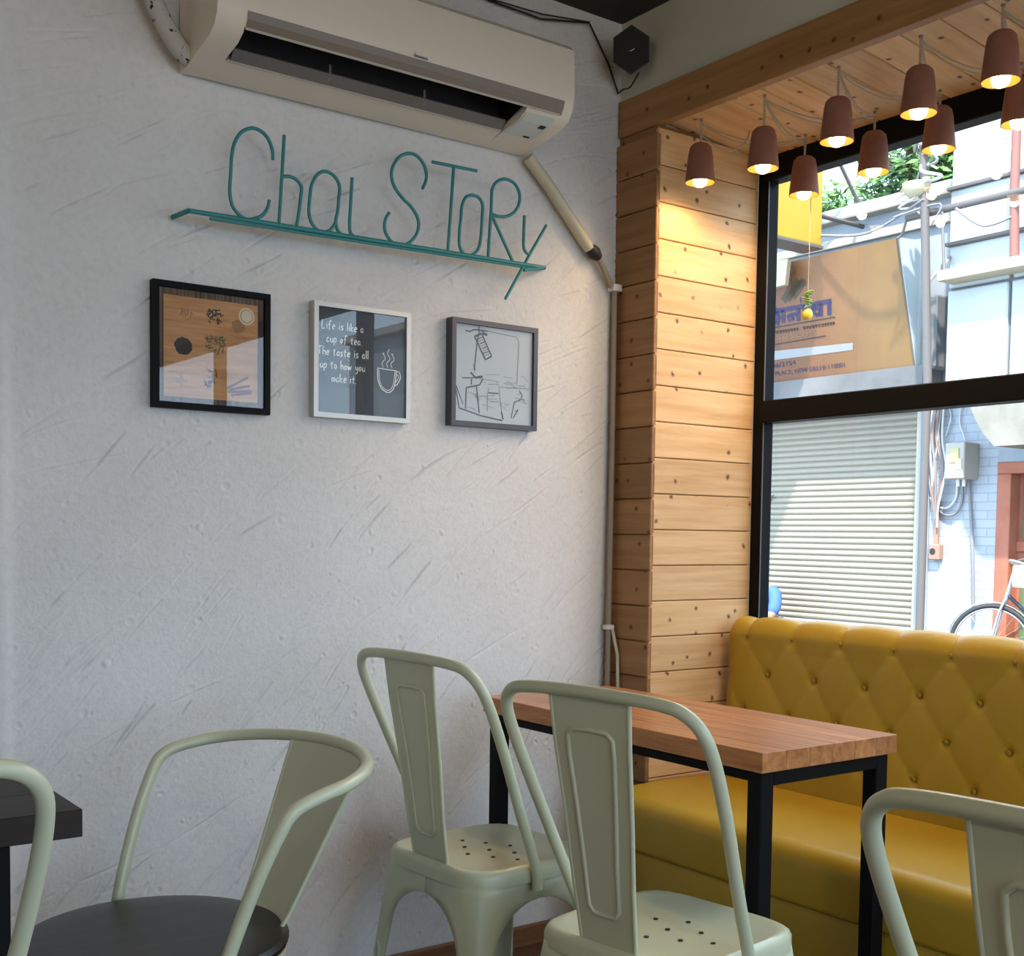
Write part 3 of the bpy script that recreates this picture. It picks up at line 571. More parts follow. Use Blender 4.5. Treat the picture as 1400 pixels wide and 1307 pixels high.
# plank table
def table(name, label, x0, x1, y0, y1, top, thick, boards, board_mat, leg_w, along='y', ex=.012):
    t_ = thing(name, label, 'table', ((x0+x1)/2, (y0+y1)/2, 0))
    n = boards; wd = ((x1-x0) if along == 'y' else (y1-y0))/n; L_ = (y1-y0) if along == 'y' else (x1-x0)
    me = MB().bbox(-L_/2, L_/2, -wd/2+.0001, wd/2-.0001, 0, thick, .0009, 1).mesh('board', board_mat); fix(me)
    for i in range(n):
        o = bpy.data.objects.new('board', me); COL.objects.link(o); o.parent = t_
        if along == 'y': o.location = (-(x1-x0)/2+wd*(i+.5), 0, top-thick); o.rotation_euler = (0, 0, R_(90))
        else: o.location = (0, -(y1-y0)/2+wd*(i+.5), top-thick)
    zt = top-thick; e = .012
    for xx in (x0+ex, x1-ex-leg_w):
        for yy in (y0+e, y1-e-leg_w): MB().bbox(xx, xx+leg_w, yy, yy+leg_w, 0, zt-.002, .002, 1).build('leg', 'black', t_)
    for yy in (y0+e, y1-e-leg_w): MB().bbox(x0+ex+leg_w, x1-ex-leg_w, yy, yy+leg_w*.8, zt-.030, zt-.002, .002, 1).build('apron_bar', 'black', t_)
    for xx in (x0+ex, x1-ex-leg_w): MB().bbox(xx, xx+leg_w*.8, y0+e+leg_w, y1-e-leg_w, zt-.022, zt-.002, .002, 1).build('apron_bar', 'black', t_)
    return t_
table('plank_table', 'narrow table with reddish brown plank top and black steel legs', 1.699, 2.108, 1.523, 2.444, .745, .039, 6, 'tabletop', .036)
table('dark_table', 'dark stained wooden table beside the armchair', -.62, .53, 1.81, 2.245, .73, .042, 3, 'dark_wood', .05, 'x', .10)
# ---- sofa bench
SY0, SY1 = .25, 2.462
sf = thing('sofa_bench', 'mustard yellow leather bench sofa with buttoned back under the window', 'sofa', (2.35, (SY0+SY1)/2, 0))
def sofa_back():
    # profile from the seat crease up the front, over the top, down the back
    prof = [(2.545, .40), (2.547, .46), (2.552, .56), (2.558, .66), (2.564, .76), (2.568, .84)]
    out = []
    for i in range(len(prof)-1):
        for k in range(12): u = k/12; out.append((prof[i][0]*(1-u)+prof[i+1][0]*u, prof[i][1]*(1-u)+prof[i+1][1]*u))
    cx, cz, rx, rz = 2.618, .850, .052, .066
    out += [(cx-rx*math.cos(a), cz+rz*math.sin(a)) for a in np.linspace(0, math.pi, 22)]+[(2.67, .6), (2.67, .40)]
    P_ = np.array(out); T_ = np.gradient(P_, axis=0); T_ /= np.linalg.norm(T_, axis=1)[:, None]; N2 = np.stack([-T_[:, 1], T_[:, 0]], 1)
    ys = np.concatenate([np.arange(SY0, SY1-.06, .0065), np.linspace(SY1-.06, SY1, 16)])
    w, hr, zt = .166, .105, .868; y00 = 2.375
    btn = []; b_ = MB(); vs = []; ns = len(P_)
    for y in ys:
        end = max(0, (y-(SY1-.055))/.055); sh = 1-math.sqrt(max(0, 1-end**2)) if end < 1 else 1
        for (px_, pz_), (nx_, nz_) in zip(P_, N2):
            u = (y00-y)/w; vv = (zt-pz_)/hr
            front = px_ < 2.64
            if pz_ <= zt and front and px_ < cx:
                a = u+vv/2; c = u-vv/2; s_ = abs(math.sin(math.pi*a)*math.sin(math.pi*c))**.45
                da, dc = a-round(a), c-round(c); dist2 = ((da+dc)/2*w)**2+((da-dc)*hr)**2
                h = .0055*s_-.011*math.exp(-dist2/.00022)
                fade = min(1, max(0, (pz_-.47)/.06)); h *= fade
            else:
                s_ = abs(math.sin(math.pi*u))**.35; k = max(0, 1-max(0, px_-2.60)/.06); h = (.018*s_-.0085)*k
            cxm = 2.61; X_ = px_+nx_*h; Z_ = pz_+nz_*h
            X_ = cxm+(X_-cxm)*(1-.85*sh); Z_ = Z_-sh*.05*max(0, (pz_-.40)/.5)
            vs.append((X_, y, Z_))
    nyv = len(ys); b_.add(vs, [(i*ns+k, (i+1)*ns+k, (i+1)*ns+k+1, i*ns+k+1) for i in range(nyv-1) for k in range(ns-1)])
    b_.f += [tuple(range(ns)), tuple(range((nyv-1)*ns, nyv*ns))[::-1]]; b_.m += [0, 0]
    bk = b_.build('backrest', 'leather', sf, 60)
    bm_ = None
    for row in range(0, 4):
        for k in range(-1, 14):
            y = y00-(k+(.5 if row % 2 else 0))*w; z = zt-row*hr
            if y < SY0+.03 or y > SY1-.06: continue
            x = float(np.interp(z, [p[1] for p in prof], [p[0] for p in prof]))
            if bm_ is None: bm_ = MB().sphere((0, 0, 0), .0065, 10, 6, (.5, 1, 1)).mesh('button', 'button'); smoothen(bm_, 60)
            o = bpy.data.objects.new('button', bm_); COL.objects.link(o); o.parent = bk; o.location = Vector((x+.004, y, z))-wloc(bk)
sofa_back()
def rounded(x0, x1, z0, z1, rf, rb, n=8):   # profile in XZ, rounded top-front / bottom-front
    p = [(x1, z0)]; p += [(x0+rb-rb*math.sin(a), z0+rb-rb*math.cos(a)) for a in np.linspace(0, math.pi/2, 5)]
    p += [(x0+rf-rf*math.cos(a), z1-rf+rf*math.sin(a)) for a in np.linspace(0, math.pi/2, n)]; p += [(x0+(x1-x0)*.5, z1+.006), (x1, z1)]; return p
q = rounded(2.100, 2.575, .318, .455, .05, .014)
def lat(pr, y0, y1, inset=.012):
    b_ = MB(); cxm = np.mean([p[0] for p in pr]); czm = np.mean([p[1] for p in pr]); ring = []
    for y, s_ in ((y0, .03), (y0+.003, .012), (y0+.012, 0), (y1-.012, 0), (y1-.003, .012), (y1, .03)): ring.append([(x+(cxm-x)*s_, y, z+(czm-z)*s_) for x, z in pr])
    n = len(pr); b_.add([p for r in ring for p in r], [(i*n+k, i*n+(k+1) % n, (i+1)*n+(k+1) % n, (i+1)*n+k) for i in range(5) for k in range(n)]); b_.f += [tuple(range(n))[::-1], tuple(range(5*n, 6*n))]; b_.m += [0, 0]; return b_
lat(q, SY0, SY1+.004).build('seat_cushion', 'leather', sf, 50)
lat([(2.62, .02), (2.119, .02), (2.114, .03), (2.114, .306), (2.120, .317), (2.62, .317)], SY0, SY1+.002).build('base', 'leather', sf, 40)

# warm fill globes, added unseen behind the camera to brighten the room
M['globe'] = mat('fill_globe_glow', (1, .95, .85), .4, emis=(1, .80, .56), estr=62)
for gx, gy, lab in ((-.9, .75, 'added unseen warm fill globe on the ceiling above the dark table side'), (.35, -.9, 'added unseen warm fill globe on the ceiling near the doorway')):
    g = thing('fill_globe', lab, 'lamp', (gx, gy, ZC), 0, 'added fill globes')
    MB().lathe([(.0005, -.001), (.05, -.001), (.05, -.012), (.012, -.02), (.012, -.055), (.03, -.06)], (gx, gy, ZC), 24).build('ceiling_rose', 'black', g, 50)
    MB().sphere((gx, gy, ZC-.16), .105, 24, 14).build('globe', 'globe', g, 60)

# ================================================================== PENDANT LAMPS
def zc(x): return ZB-(x-XC)*(ZB-ZN)/(XF-XC)
def anchor(X, px, py): return on('x', X, px, py)
near = [((957, 250), 957), ((1043, 231), 1043), ((1144, 194), 1145), ((1256, 156), 1258), ((1368, 112), 1368), ((1500, 62), 1500)]
far = [((1099, 267), 1099), ((1194, 236), 1194), ((1283, 205), 1283), ((1393, 170), 1393), ((1520, 128), 1520)]
XN, XK = 2.345, 2.600
def lamp_root(i, X, mp, lab):
    p = on('x', X, *mp); o = thing('pendant_lamp', lab, 'lamp', (X, p.y, p.z), 0, 'terracotta pendant lamps'); return o
shade_p = [(.0405, 0), (.0395, .012), (.036, .045), (.0325, .078), (.0290, .094), (.021, .102), (.004, .104)]
inner_p = [(.0385, 0), (.0375, .012), (.034, .045), (.0305, .078), (.026, .092), (.004, .098)]
LM = {}
b = MB().lathe(shade_p, n=32); b.lathe([(.0385, 0), (.0405, 0)], n=32); LM['shade'] = b.mesh('shade', 'terracotta')
LM['lining'] = MB().lathe(inner_p, n=32).mesh('lining', 'inner')
LM['bulb'] = MB().lathe([(.0005, -.012), (.009, -.0105), (.016, -.006), (.0195, .002), (.0200, .010), (.0175, .020), (.0125, .030), (.0105, .036)], n=20).mesh('bulb', 'bulb')
LM['socket'] = MB().lathe([(.0125, .034), (.0125, .066), (.005, .07), (.005, .098)], n=16, cap=True).mesh('socket', 'white')
LM['hook'] = MB().lathe([(.0005, 0), (.005, 0), (.005, -.003), (.002, -.008), (.0005, -.009)], n=12).mesh('ceiling_hook', 'rust')
for k in LM:
    if k != 'lining': fix(LM[k])
    smoothen(LM[k], 40)
ordn = ['beside the plank wall', 'second from the plank wall', 'third from the plank wall', 'fourth from the plank wall', 'fifth from the plank wall', 'sixth from the plank wall']
NL = [lamp_root(i, XN, q[0], 'terracotta cup pendant in the row along the beam, '+ordn[i]) for i, q in enumerate(near)]
FL = [lamp_root(i, XK, q[0], 'terracotta cup pendant in the row hung by the window, '+ordn[i].replace('beside', 'nearest')) for i, q in enumerate(far)]
LAMP = bpy.data.lights.new('bulb_light', 'SPOT'); LAMP.energy = 5.0; LAMP.color = (1, .66, .34); LAMP.spot_size = math.radians(179); LAMP.spot_blend = .6; LAMP.shadow_soft_size = .012
def top_of(o): return Vector((o.location.x, o.location.y, zc(o.location.x)-.001))
def dress(o, nxt):
    for k, nm in (('shade', 'shade'), ('lining', 'lining'), ('bulb', 'bulb'), ('socket', 'socket')):
        c = bpy.data.objects.new(nm, LM[k]); COL.objects.link(c); c.parent = o
    ll = bpy.data.objects.new('bulb_light', LAMP); COL.objects.link(ll); ll.parent = o; ll.location = (0, 0, -.0135)
    A = top_of(o)-o.location; hk = bpy.data.objects.new('ceiling_hook', LM['hook']); COL.objects.link(hk); hk.parent = o; hk.location = A
    hh = A.z-.104; tw = MB(); n = 36
    for ph in (0, math.pi): tw.tube([(.0022*math.cos(ph+i*.9), .0022*math.sin(ph+i*.9), .100+hh*i/n) for i in range(n+1)], .0017, 5)
    tw.build('hanging_cord', 'cord', o, 60, local=True)
    if nxt is not None:
        B = top_of(nxt)-o.location; A2 = A+Vector((0, 0, -.010)); B2 = B+Vector((0, 0, -.010)); L_ = [A2.lerp(B2, i/10)+Vector((0, 0, -.030*4*(i/10)*(1-i/10))) for i in range(11)]
        sw = MB().tube(L_, .0022, 6); sw.tube([p+Vector((.003, .003, -.003-.006*math.sin(math.pi*i/10))) for i, p in enumerate(L_)], .0018, 6); sw.build('swag_cord', 'cord', o, 60, local=True)
for i, o in enumerate(NL): dress(o, FL[i] if i < len(FL) else None)
for i, o in enumerate(FL): dress(o, NL[i+1])
# second loose strand from the first hook and its free end
A = top_of(NL[0]); MB().tube(spline([A+Vector((0, 0, -.045)), A+Vector((.04, -.015, -.065)), A+Vector((.085, -.03, -.075)), A+Vector((.12, -.05, -.050)), A+Vector((.13, -.055, -.018))], 6), .002, 6).build('loose_wire', 'cord', NL[0], 60)
# lemon and chilli charm hanging inside the upper pane
ch = on('x', XF-.02, 1104, 430)
lm = thing('lemon_chilli_charm', 'lemon with green chillies threaded on a string before the upper window pane', 'charm', ch)
M['lemon'] = mat('lemon', (.75, .55, .08), .45); M['chilli'] = mat('chilli', (.12, .26, .05), .4); M['string'] = mat('string', (.35, .33, .30), .8)
MB().sphere((0, 0, 0), .0145, 14, 10, (1, 1, 1.12)).build('lemon', 'lemon', lm, 60, local=True)
for i in range(7):
    a = i*.9; z = .022+i*.0062; d = Vector((math.cos(a)*.6, math.sin(a), .25)).normalized()*.017; c = Vector((0, 0, z))
    MB().tube([c-d, c-d*.4+Vector((0, 0, .003)), c+d*.4+Vector((0, 0, .003)), c+d], [.0008, .003, .0034, .0015], 7).build('chilli', 'chilli', lm, 60, local=True)
MB().tube([(0, 0, -.005), (0, 0, .075), (.002, 0, ZG-ch.z-.03), (.015, 0, ZG-ch.z)], .0009, 5).build('string', 'string', lm, local=True)

# ================================================================== OUTSIDE: lane and buildings opposite
XFA = 9.3; ZS = -.02
mottled('asphalt', (.15, .145, .14), (.21, .20, .19), 1.2, .9)
mottled('limewash', (.25, .28, .33), (.33, .36, .40), 1.6, .85, .15)
mottled('concrete', (.16, .15, .13), (.27, .25, .215), 3, .85, .2, .01)
mottled('shade_grey', (.10, .10, .105), (.16, .16, .16), 2, .8)
mottled('sheet_white', (.36, .40, .42), (.44, .47, .48), 1.2, .5, 0)
mottled('door_red', (.30, .085, .045), (.38, .13, .08), 6, .6)
mottled('parapet', (.30, .28, .24), (.42, .39, .34), 8, .85, .3, .01)
br = mat('white_brick', (.62, .66, .70), .8); t = NT(br); tc_ = t.n('ShaderNodeTexCoord'); sp_ = t.n('ShaderNodeSeparateXYZ'); cx_ = t.n('ShaderNodeCombineXYZ'); t.l(tc_.outputs['Object'], sp_.inputs[0]); t.l(sp_.outputs['Y'], cx_.inputs[0]); t.l(sp_.outputs['Z'], cx_.inputs[1]); v = cx_.outputs[0]
bt = t.n('ShaderNodeTexBrick'); t.l(v, bt.inputs['Vector']); bt.inputs['Scale'].default_value = 1; bt.inputs['Brick Width'].default_value = .23; bt.inputs['Row Height'].default_value = .075; bt.inputs['Mortar Size'].default_value = .006
bt.inputs['Color1'].default_value = (.34, .37, .41, 1); bt.inputs['Color2'].default_value = (.30, .33, .38, 1); bt.inputs['Mortar'].default_value = (.25, .275, .32, 1); t.col(bt.outputs['Color']); M['white_brick'] = br
M['blue_paint'] = mat('blue_paint', (.16, .26, .40), .7); M['slat'] = mat('shutter_paint', (.27, .24, .19), .45); M['slat_blue'] = mat('shutter_low', (.25, .255, .26), .45)
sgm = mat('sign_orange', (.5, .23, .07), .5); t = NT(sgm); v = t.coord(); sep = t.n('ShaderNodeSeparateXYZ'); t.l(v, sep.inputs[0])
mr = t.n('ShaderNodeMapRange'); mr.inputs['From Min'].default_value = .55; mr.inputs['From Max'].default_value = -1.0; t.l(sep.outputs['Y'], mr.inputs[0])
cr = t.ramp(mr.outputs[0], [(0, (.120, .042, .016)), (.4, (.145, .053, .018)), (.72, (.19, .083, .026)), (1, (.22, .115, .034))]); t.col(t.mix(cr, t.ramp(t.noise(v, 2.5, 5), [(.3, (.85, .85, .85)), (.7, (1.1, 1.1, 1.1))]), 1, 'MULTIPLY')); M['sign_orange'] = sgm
M['sign_yellow'] = mat('sign_yellow', (.36, .24, .018), .5); M['ink_blue'] = mat('ink_blue', (.014, .011, .06), .6); M['ink_dark'] = mat('ink_dark', (.022, .011, .009), .6); M['pale_strip'] = mat('pale_strip', (.24, .24, .25), .6); M['leafgrey'] = mat('leaf_grey', (.05, .043, .03), .7); M['faint'] = mat('faint_letters', (.21, .10, .05), .6)
M['meter'] = mat('meter_grey', (.34, .31, .27), .5); M['meterwin'] = mat('meter_window', (.38, .34, .15), .3); M['cable'] = mat('cable_grey', (.20, .19, .20), .7); M['cable_w'] = mat('cable_white', (.55, .54, .52), .6)
M['pole'] = mat('pole_grey', (.10, .088, .085), .6); M['redpole'] = mat('red_pole', (.22, .09, .075), .6); M['cream'] = mat('cream', (.42, .36, .25), .6); M['greenglass'] = mat('green_glass', (.10, .14, .07), .25)
M['leaf'] = mat('leaf', (.10, .22, .05), .55); M['bark'] = mat('bark', (.12, .08, .05), .9); M['rubber'] = mat('tyre', (.03, .03, .035), .7); M['chrome'] = mat('bike_chrome', (.45, .45, .47), .3, .8); M['bikeframe'] = mat('bike_frame', (.03, .03, .05), .4)
struct(MB().box(XF+.12, 40, -30, 40, ZS-.1, ZS).build('street', 'asphalt'))
struct(MB().box(-30, XF+.12, -30, YB-.12, ZS-.1, ZS).build('street_corner', 'asphalt'))
bd_ = thing('shop_building', 'whitewashed shop building with rolling shutter and red door across the lane', 'building', (XFA, 6.0, ZS))
sY0 = on('x', XFA, 1255, 700).y; dY0 = on('x', XFA, 1360, 760).y; sTop = 2.72; dTop = on('x', XFA, 1365, 632).z; bTop = on('x', XFA, 1125, 296).z
MB().box(XFA, XFA+.5, dY0, sY0-.12, ZS, sTop).build('brick_wall', 'white_brick', bd_)
MB().box(XFA, XFA+.5, -12, dY0-1.0, ZS, sTop).box(XFA, XFA+.5, dY0-1.0, dY0, dTop, sTop).box(XFA, XFA+.5, -12, 10, sTop, bTop).box(XFA, XFA+.5, 10, 20, ZS, bTop).build('wall', 'limewash', bd_)
MB().bbox(XFA-.03, XFA+.5, sY0-.125, sY0-.005, ZS, sTop, .01).build('pilaster', 'limewash', bd_)
MB().box(XFA-.034, XFA-.028, sY0-.105, sY0-.03, 1.45, 2.6).build('blue_patch', 'blue_paint', bd_)
MB().bbox(XFA-.02, XFA+.2, sY0-.012, sY0+.025, ZS, sTop, .006).build('shutter_guide', 'cream', bd_)
MB().bbox(XFA-.25, XFA+.3, sY0-.3, 10, ZS, .12, .02).build('step', 'concrete', bd_)
yl = on('x', 8.75, 1297, 400).y; yr = on('x', 8.75, 1383, 300).y
for a, c in ((-12, yr-2.30), (yl, 20)): MB().bbox(XFA-.14, XFA+.5, a, c, bTop-.12, bTop, .02).build('cornice', 'parapet', bd_)
MB().bbox(XFA-.05, XFA+.1, yl, 20, bTop-.34, bTop-.26, .01).build('string_course', 'parapet', bd_)
shu = MB().box(XFA+.13, XFA+.16, sY0, 10, .12, sTop).build('rolling_shutter', 'shade_grey', bd_)
pit = .0575; pr = [(0, 0), (-.010, .004), (-.017, .016), (-.018, .030), (-.013, .044), (-.004, .050), (0, .0575)]
sm_ = MB(); L_ = 10-sY0; sm_.add([(x, y, z) for y in (0, L_) for x, z in pr], [(k, k+1, 8+k, 7+k) for k in range(6)])
sme = [sm_.mesh('slat', k) for k in ('slat', 'slat_blue')]
for q in sme: fix(q); smoothen(q, 50)
for i in range(int((sTop-.12)/pit)):
    o = bpy.data.objects.new('slat', sme[1 if i < 4 else 0]); COL.objects.link(o); o.parent = shu; o.location = Vector((XFA+.128, sY0, .12+i*pit))-wloc(shu)
hk = on('x', XFA+.10, 1055, 681); MB().add([hk+Vector((0, .09, -.05)), hk+Vector((0, -.035, .035)), hk+Vector((0, -.02, .01)), hk+Vector((0, .02, -.04)), hk+Vector((-.05, .05, 0))], [(0, 3, 4), (3, 2, 4), (2, 1, 4), (1, 0, 4), (0, 1, 2, 3)]).build('shutter_lock', 'shade_grey', shu)
dr = MB().box(XFA+.13, XFA+.17, dY0-1.0, dY0, ZS, dTop).build('door_panel', 'door_red', bd_)
for a, c, d, e in ((dY0-.13, dY0-.003, ZS, dTop-.101), (dY0-1.0, dY0-.87, ZS, dTop-.101), (dY0-1.0, dY0-.003, dTop-.10, dTop-.002)): MB().bbox(XFA-.01, XFA+.18, a, c, d, e, .006, 1).build('door_frame', 'door_red', dr)
zr = on('x', XFA, 1392, 738).z; zg0 = on('x', XFA, 1392, 640).z
for a, c in ((zr, zg0-.04), (.25, on('x', XFA, 1392, 765).z)): MB().box(XFA+.115, XFA+.132, dY0-.82, dY0-.17, a, c).build('door_glass', 'greenglass', dr)
MB().bbox(XFA+.10, XFA+.14, dY0-.87, dY0-.13, zr-.10, zr-.015, .006, 1).build('door_rail', 'door_red', dr)
# curved concrete corbel above the door and the boxed-in balcony above it
XP = 8.75
cor = [on('x', XP, *q) for q in ((1316, 525), (1323, 548), (1333, 573), (1345, 594), (1359, 610))]; cor += [Vector((XP, 3.9, cor[-1].z)), Vector((XP, 3.9, cor[0].z))]
MB().prism(cor, [Vector((XFA, p.y+.02, p.z)) for p in cor]).build('corbel', 'concrete', bd_, 30)
bc = thing('balcony_enclosure', 'boxed-in balcony of white sheet panels above the red door', 'balcony', (XP, 5.5, 2.3))
yl = on('x', XP, 1297, 400).y; yr = on('x', XP, 1383, 300).y
zz = [cor[0].z, on('x', XP, 1297, 397).z, on('x', XP, 1297, 336).z, on('x', XP, 1297, 261).z, on('x', XP, 1297, 150).z+.5]
for i in range(4):
    for k, (a, c) in enumerate(((yr, yl), (yr-1.1, yr-.03), (yr-2.3, yr-1.13))): MB().bbox(XP-.015+.012*(i % 2), XFA-.02, a, c, zz[i]+.012, zz[i+1]-.012, .01, 1).build('panel', 'sheet_white', bc)
MB().box(XP+.02, XFA, yr-2.3, yl-.01, zz[0]+.001, zz[4]).build('backing', 'shade_grey', bc)
lz = on('x', XP, 1290, 392).z; MB().bbox(XP-.22, XFA, 3.4, on('x', XP-.22, 1280, 390).y, lz, lz+.085, .01).build('ledge', 'cream', bc)
for i in (1, 2): MB().bbox(XP-.05, XP+.02, yr-2.3, yl+.02, zz[i+1]-.014, zz[i+1]+.014, .004, 1).build('seam_strip', 'pole', bc)
# signs
ST, SB = 8.72, 9.02; ztp = on('x', ST, 1150, 342).z; zbt = on('x', SB, 1160, 512).z
P0 = Vector((SB, 0, zbt)); n_s = Vector((-(ztp-zbt), 0, ST-SB)).normalized()
if n_s.x > 0: n_s = -n_s
def onS(px, py, off=0.0):
    d = FW+(px-PPX)/FPX*RT-(py-PPY)/FPX*UP; return EYE+d*(n_s.dot(P0-EYE)/n_s.dot(d))+n_s*off
ys = on('x', (ST+SB)/2, 1240, 415).y
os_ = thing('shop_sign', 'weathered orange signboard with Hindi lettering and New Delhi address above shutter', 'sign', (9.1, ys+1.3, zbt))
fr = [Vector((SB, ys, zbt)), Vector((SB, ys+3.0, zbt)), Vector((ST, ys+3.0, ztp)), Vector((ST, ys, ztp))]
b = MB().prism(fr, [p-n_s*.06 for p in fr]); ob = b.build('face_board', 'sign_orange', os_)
sd = [Vector((SB, ys-.004, zbt)), Vector((9.262, ys-.10, zbt+.05)), Vector((8.96, ys-.05, ztp)), Vector((ST, ys-.004, ztp))]
for yb in (ys+.25, ys+1.4, ys+2.7): MB().tube([(ST+.09, yb, ztp-.16), (XFA+.004, yb, ztp-.16)], .02, 8).build('wall_bracket', 'pole', os_, 60)
MB().prism(sd, [p+Vector((0, .03, 0)) for p in sd]).build('side_panel', 'sheet_white', os_)
MB().box(8.98, 9.264, ys-.1, ys+3.0, zbt-.22, zbt+.004).build('shutter_box', 'shade_grey', os_)
def s5(pts, off=.004): return [onS(1045+x/5.833, 360+y/5.833, off) for x, y in pts]
dv = MB(); K = lambda p, w=.045: dv.ribbon(s5(p), w, tuple(n_s))
K([(40, 392), (255, 352)]); K([(262, 352), (535, 300)]); K([(150, 372), (152, 475)]); K([(96, 392), (112, 430), (100, 490)]); K([(112, 392), (80, 350), (60, 340)], .03)
K([(270, 352), (272, 460)]); K(spline([Vector((265, 405, 0)), Vector((215, 408, 0)), Vector((186, 425, 0)), Vector((200, 455, 0)), Vector((228, 445, 0)), Vector((222, 415, 0))], 4) and [(265, 405), (215, 408), (186, 425), (200, 455), (228, 445), (222, 415)], .035)
K([(322, 342), (324, 445)]); K([(286, 294), (294, 294)], .05); K([(450, 318), (452, 425)]); K([(450, 365), (410, 360), (395, 375), (398, 400), (425, 415), (440, 395)], .035); K([(405, 330), (385, 360), (380, 395)], .03); K([(518, 304), (520, 415)])
dv.build('lettering', 'ink_blue', os_)
dk = MB(); K2 = lambda p, w=.012: dk.ribbon(s5(p), w, tuple(n_s))
K2([(40, 520), (565, 428)]); K2([(40, 655), (490, 578)])
x = 70
while x < 560:
    y = 548-(x-70)*.160; wv = random.uniform(14, 26)
    if random.random() < .86: K2([(x, y), (x+wv, y-wv*.16)], .012); K2([(x+wv*.4, y), (x+wv*.5, y+18)], .012); K2([(x+wv*.75, y), (x+wv*.6, y+12), (x+wv*.9, y+16)], .010)
    x += wv+4
dk.build('small_lettering', 'ink_dark', os_)
st_ = MB(); q = s5([(50, 702), (710, 632), (706, 690), (50, 775)], .003); st_.add(q, [(0, 1, 2, 3)]); st_.build('pale_strip', 'pale_strip', os_)
lf = MB()
for a, c in (((150, 300), (235, 140)), ((185, 290), (275, 130)), ((225, 270), (315, 130)), ((215, 200), (330, 145))): lf.ribbon(s5([a, ((a[0]+c[0])/2+8, (a[1]+c[1])/2), c], .003), .07, tuple(n_s))
lf.build('leaf_motif', 'leafgrey', os_)
def text_on(parent, name, txt, p0, p1, hpx, matname):
    cu = bpy.data.curves.new(name, 'FONT'); cu.body = txt; tmp = bpy.data.objects.new('tmp_text', cu); COL.objects.link(tmp)
    me = bpy.data.meshes.new_from_object(tmp.evaluated_get(bpy.context.evaluated_depsgraph_get())); bpy.data.objects.remove(tmp)
    A = s5([p0])[0]; B = s5([p1])[0]; ex = (B-A); L_ = ex.length; ex.normalize(); ey = -(ex.cross(n_s)).normalized()
    if ey.z < 0: ey = -ey
    xs = [v_.co.x for v_ in me.vertices]; ys_ = [v_.co.y for v_ in me.vertices]; w = max(xs)-min(xs); h = (s5([(p0[0], p0[1]-hpx)])[0]-A).length/max(ys_)
    pw_ = wloc(parent)
    for v_ in me.vertices: v_.co = A+ex*((v_.co.x-min(xs))*L_/w)+ey*(v_.co.y*h)-pw_
    me.materials.append(M[matname]); o = bpy.data.objects.new(name, me); COL.objects.link(o); o.parent = parent
text_on(os_, 'phone_number', '536/2754', (40, 842), (252, 806), 36, 'ink_blue')
text_on(os_, 'address_line', 'PLACE, NEW DELHI-110001', (92, 897), (645, 826), 34, 'ink_blue')
text_on(os_, 'web_line', 'ING.COM', (130, 612), (412, 566), 30, 'faint')
ysn = thing('projecting_sign', 'bright yellow box sign projecting over the lane beside orange signboard', 'sign', (8.2, 7, 4))
pr_ = on('x', 8.6, 1123, 336); yy = pr_.y
MB().bbox(7.5, 8.6, yy, yy+.22, pr_.z, pr_.z+1.6, .01).build('box', 'sign_yellow', ysn)
MB().bbox(7.5, 8.62, yy-.01, yy+.23, pr_.z-.03, pr_.z, .004, 1).build('bottom_rail', 'pole', ysn)
MB().tube([(8.59, yy+.1, pr_.z+.30), (9.303, yy+.1, pr_.z+.30)], .022, 8).build('bracket', 'pole', ysn)
MB().tube([(8.59, yy+.1, pr_.z+1.2), (9.24, yy+.1, bTop)], .018, 8).build('bracket', 'pole', ysn)
cl = on('x', 8.60, 1045, 395)
cs = thing('cream_sign', 'small cream signboard bracketed in front of the orange signboard', 'sign', (8.60, cl.y, cl.z)); q = [on('x', 8.60, *p) for p in ((1040, 398), (1073, 389), (1077, 354), (1040, 360))]
MB().prism(q, [p+Vector((.05, 0, 0)) for p in q]).build('board', 'cream', cs); bz = q[2].z-.08; MB().tube([(8.645, q[2].y+.06, bz), (SB+(ST-SB)*(bz-zbt)/(ztp-zbt)+.006, q[2].y+.06, bz)], .015, 6).build('bracket', 'pole', cs)
# meter box, cables, socket
a, c = on('x', 9.08, 1291, 655), on('x', 9.08, 1319, 604); mb = thing('electricity_meter', 'grey electricity meter box on the white brick wall across the lane', 'meter box', (9.2, (a.y+c.y)/2, a.z))
MB().bbox(9.08, XFA, c.y, a.y, a.z, c.z, .008, 1).build('box', 'meter', mb)
MB().box(9.072, 9.081, c.y+.05, a.y-.05, c.z-.17, c.z-.05).build('window', 'meterwin', mb); MB().box(9.074, 9.081, c.y+.02, a.y-.11, a.z+.08, a.z+.17).build('notice', 'cream', mb)
for k in (.3, .6): MB().tube([(9.2, a.y+(c.y-a.y)*k, a.z), (9.2, a.y+(c.y-a.y)*k, a.z-.06)], .014, 8).build('gland', 'white', mb)
def wire(name, pts, X, r, m_, label):
    o = MB().tube(spline([on('x', X+.012*math.sin(i*2.1), *p) for i, p in enumerate(pts)], 5), r, 6).build(name, m_, smooth=60); tag(o, label, 'cable', 'cables on the brick wall')
wire('wall_cable', [(1309, 655), (1307, 680), (1296, 694), (1280, 692), (1272, 680)], XFA-.03, .010, 'cable_w', 'white cable looping from the meter box to the cable bundle')
wire('wall_cable', [(1317, 655), (1314, 690), (1303, 704), (1288, 702), (1279, 690)], XFA-.03, .010, 'cable', 'grey cable sagging below the meter box')
wire('wall_cable', [(1324, 655), (1327, 700), (1330, 760), (1331, 850)], XFA-.03, .014, 'cable', 'straight grey cable dropping from the meter box to the ground')
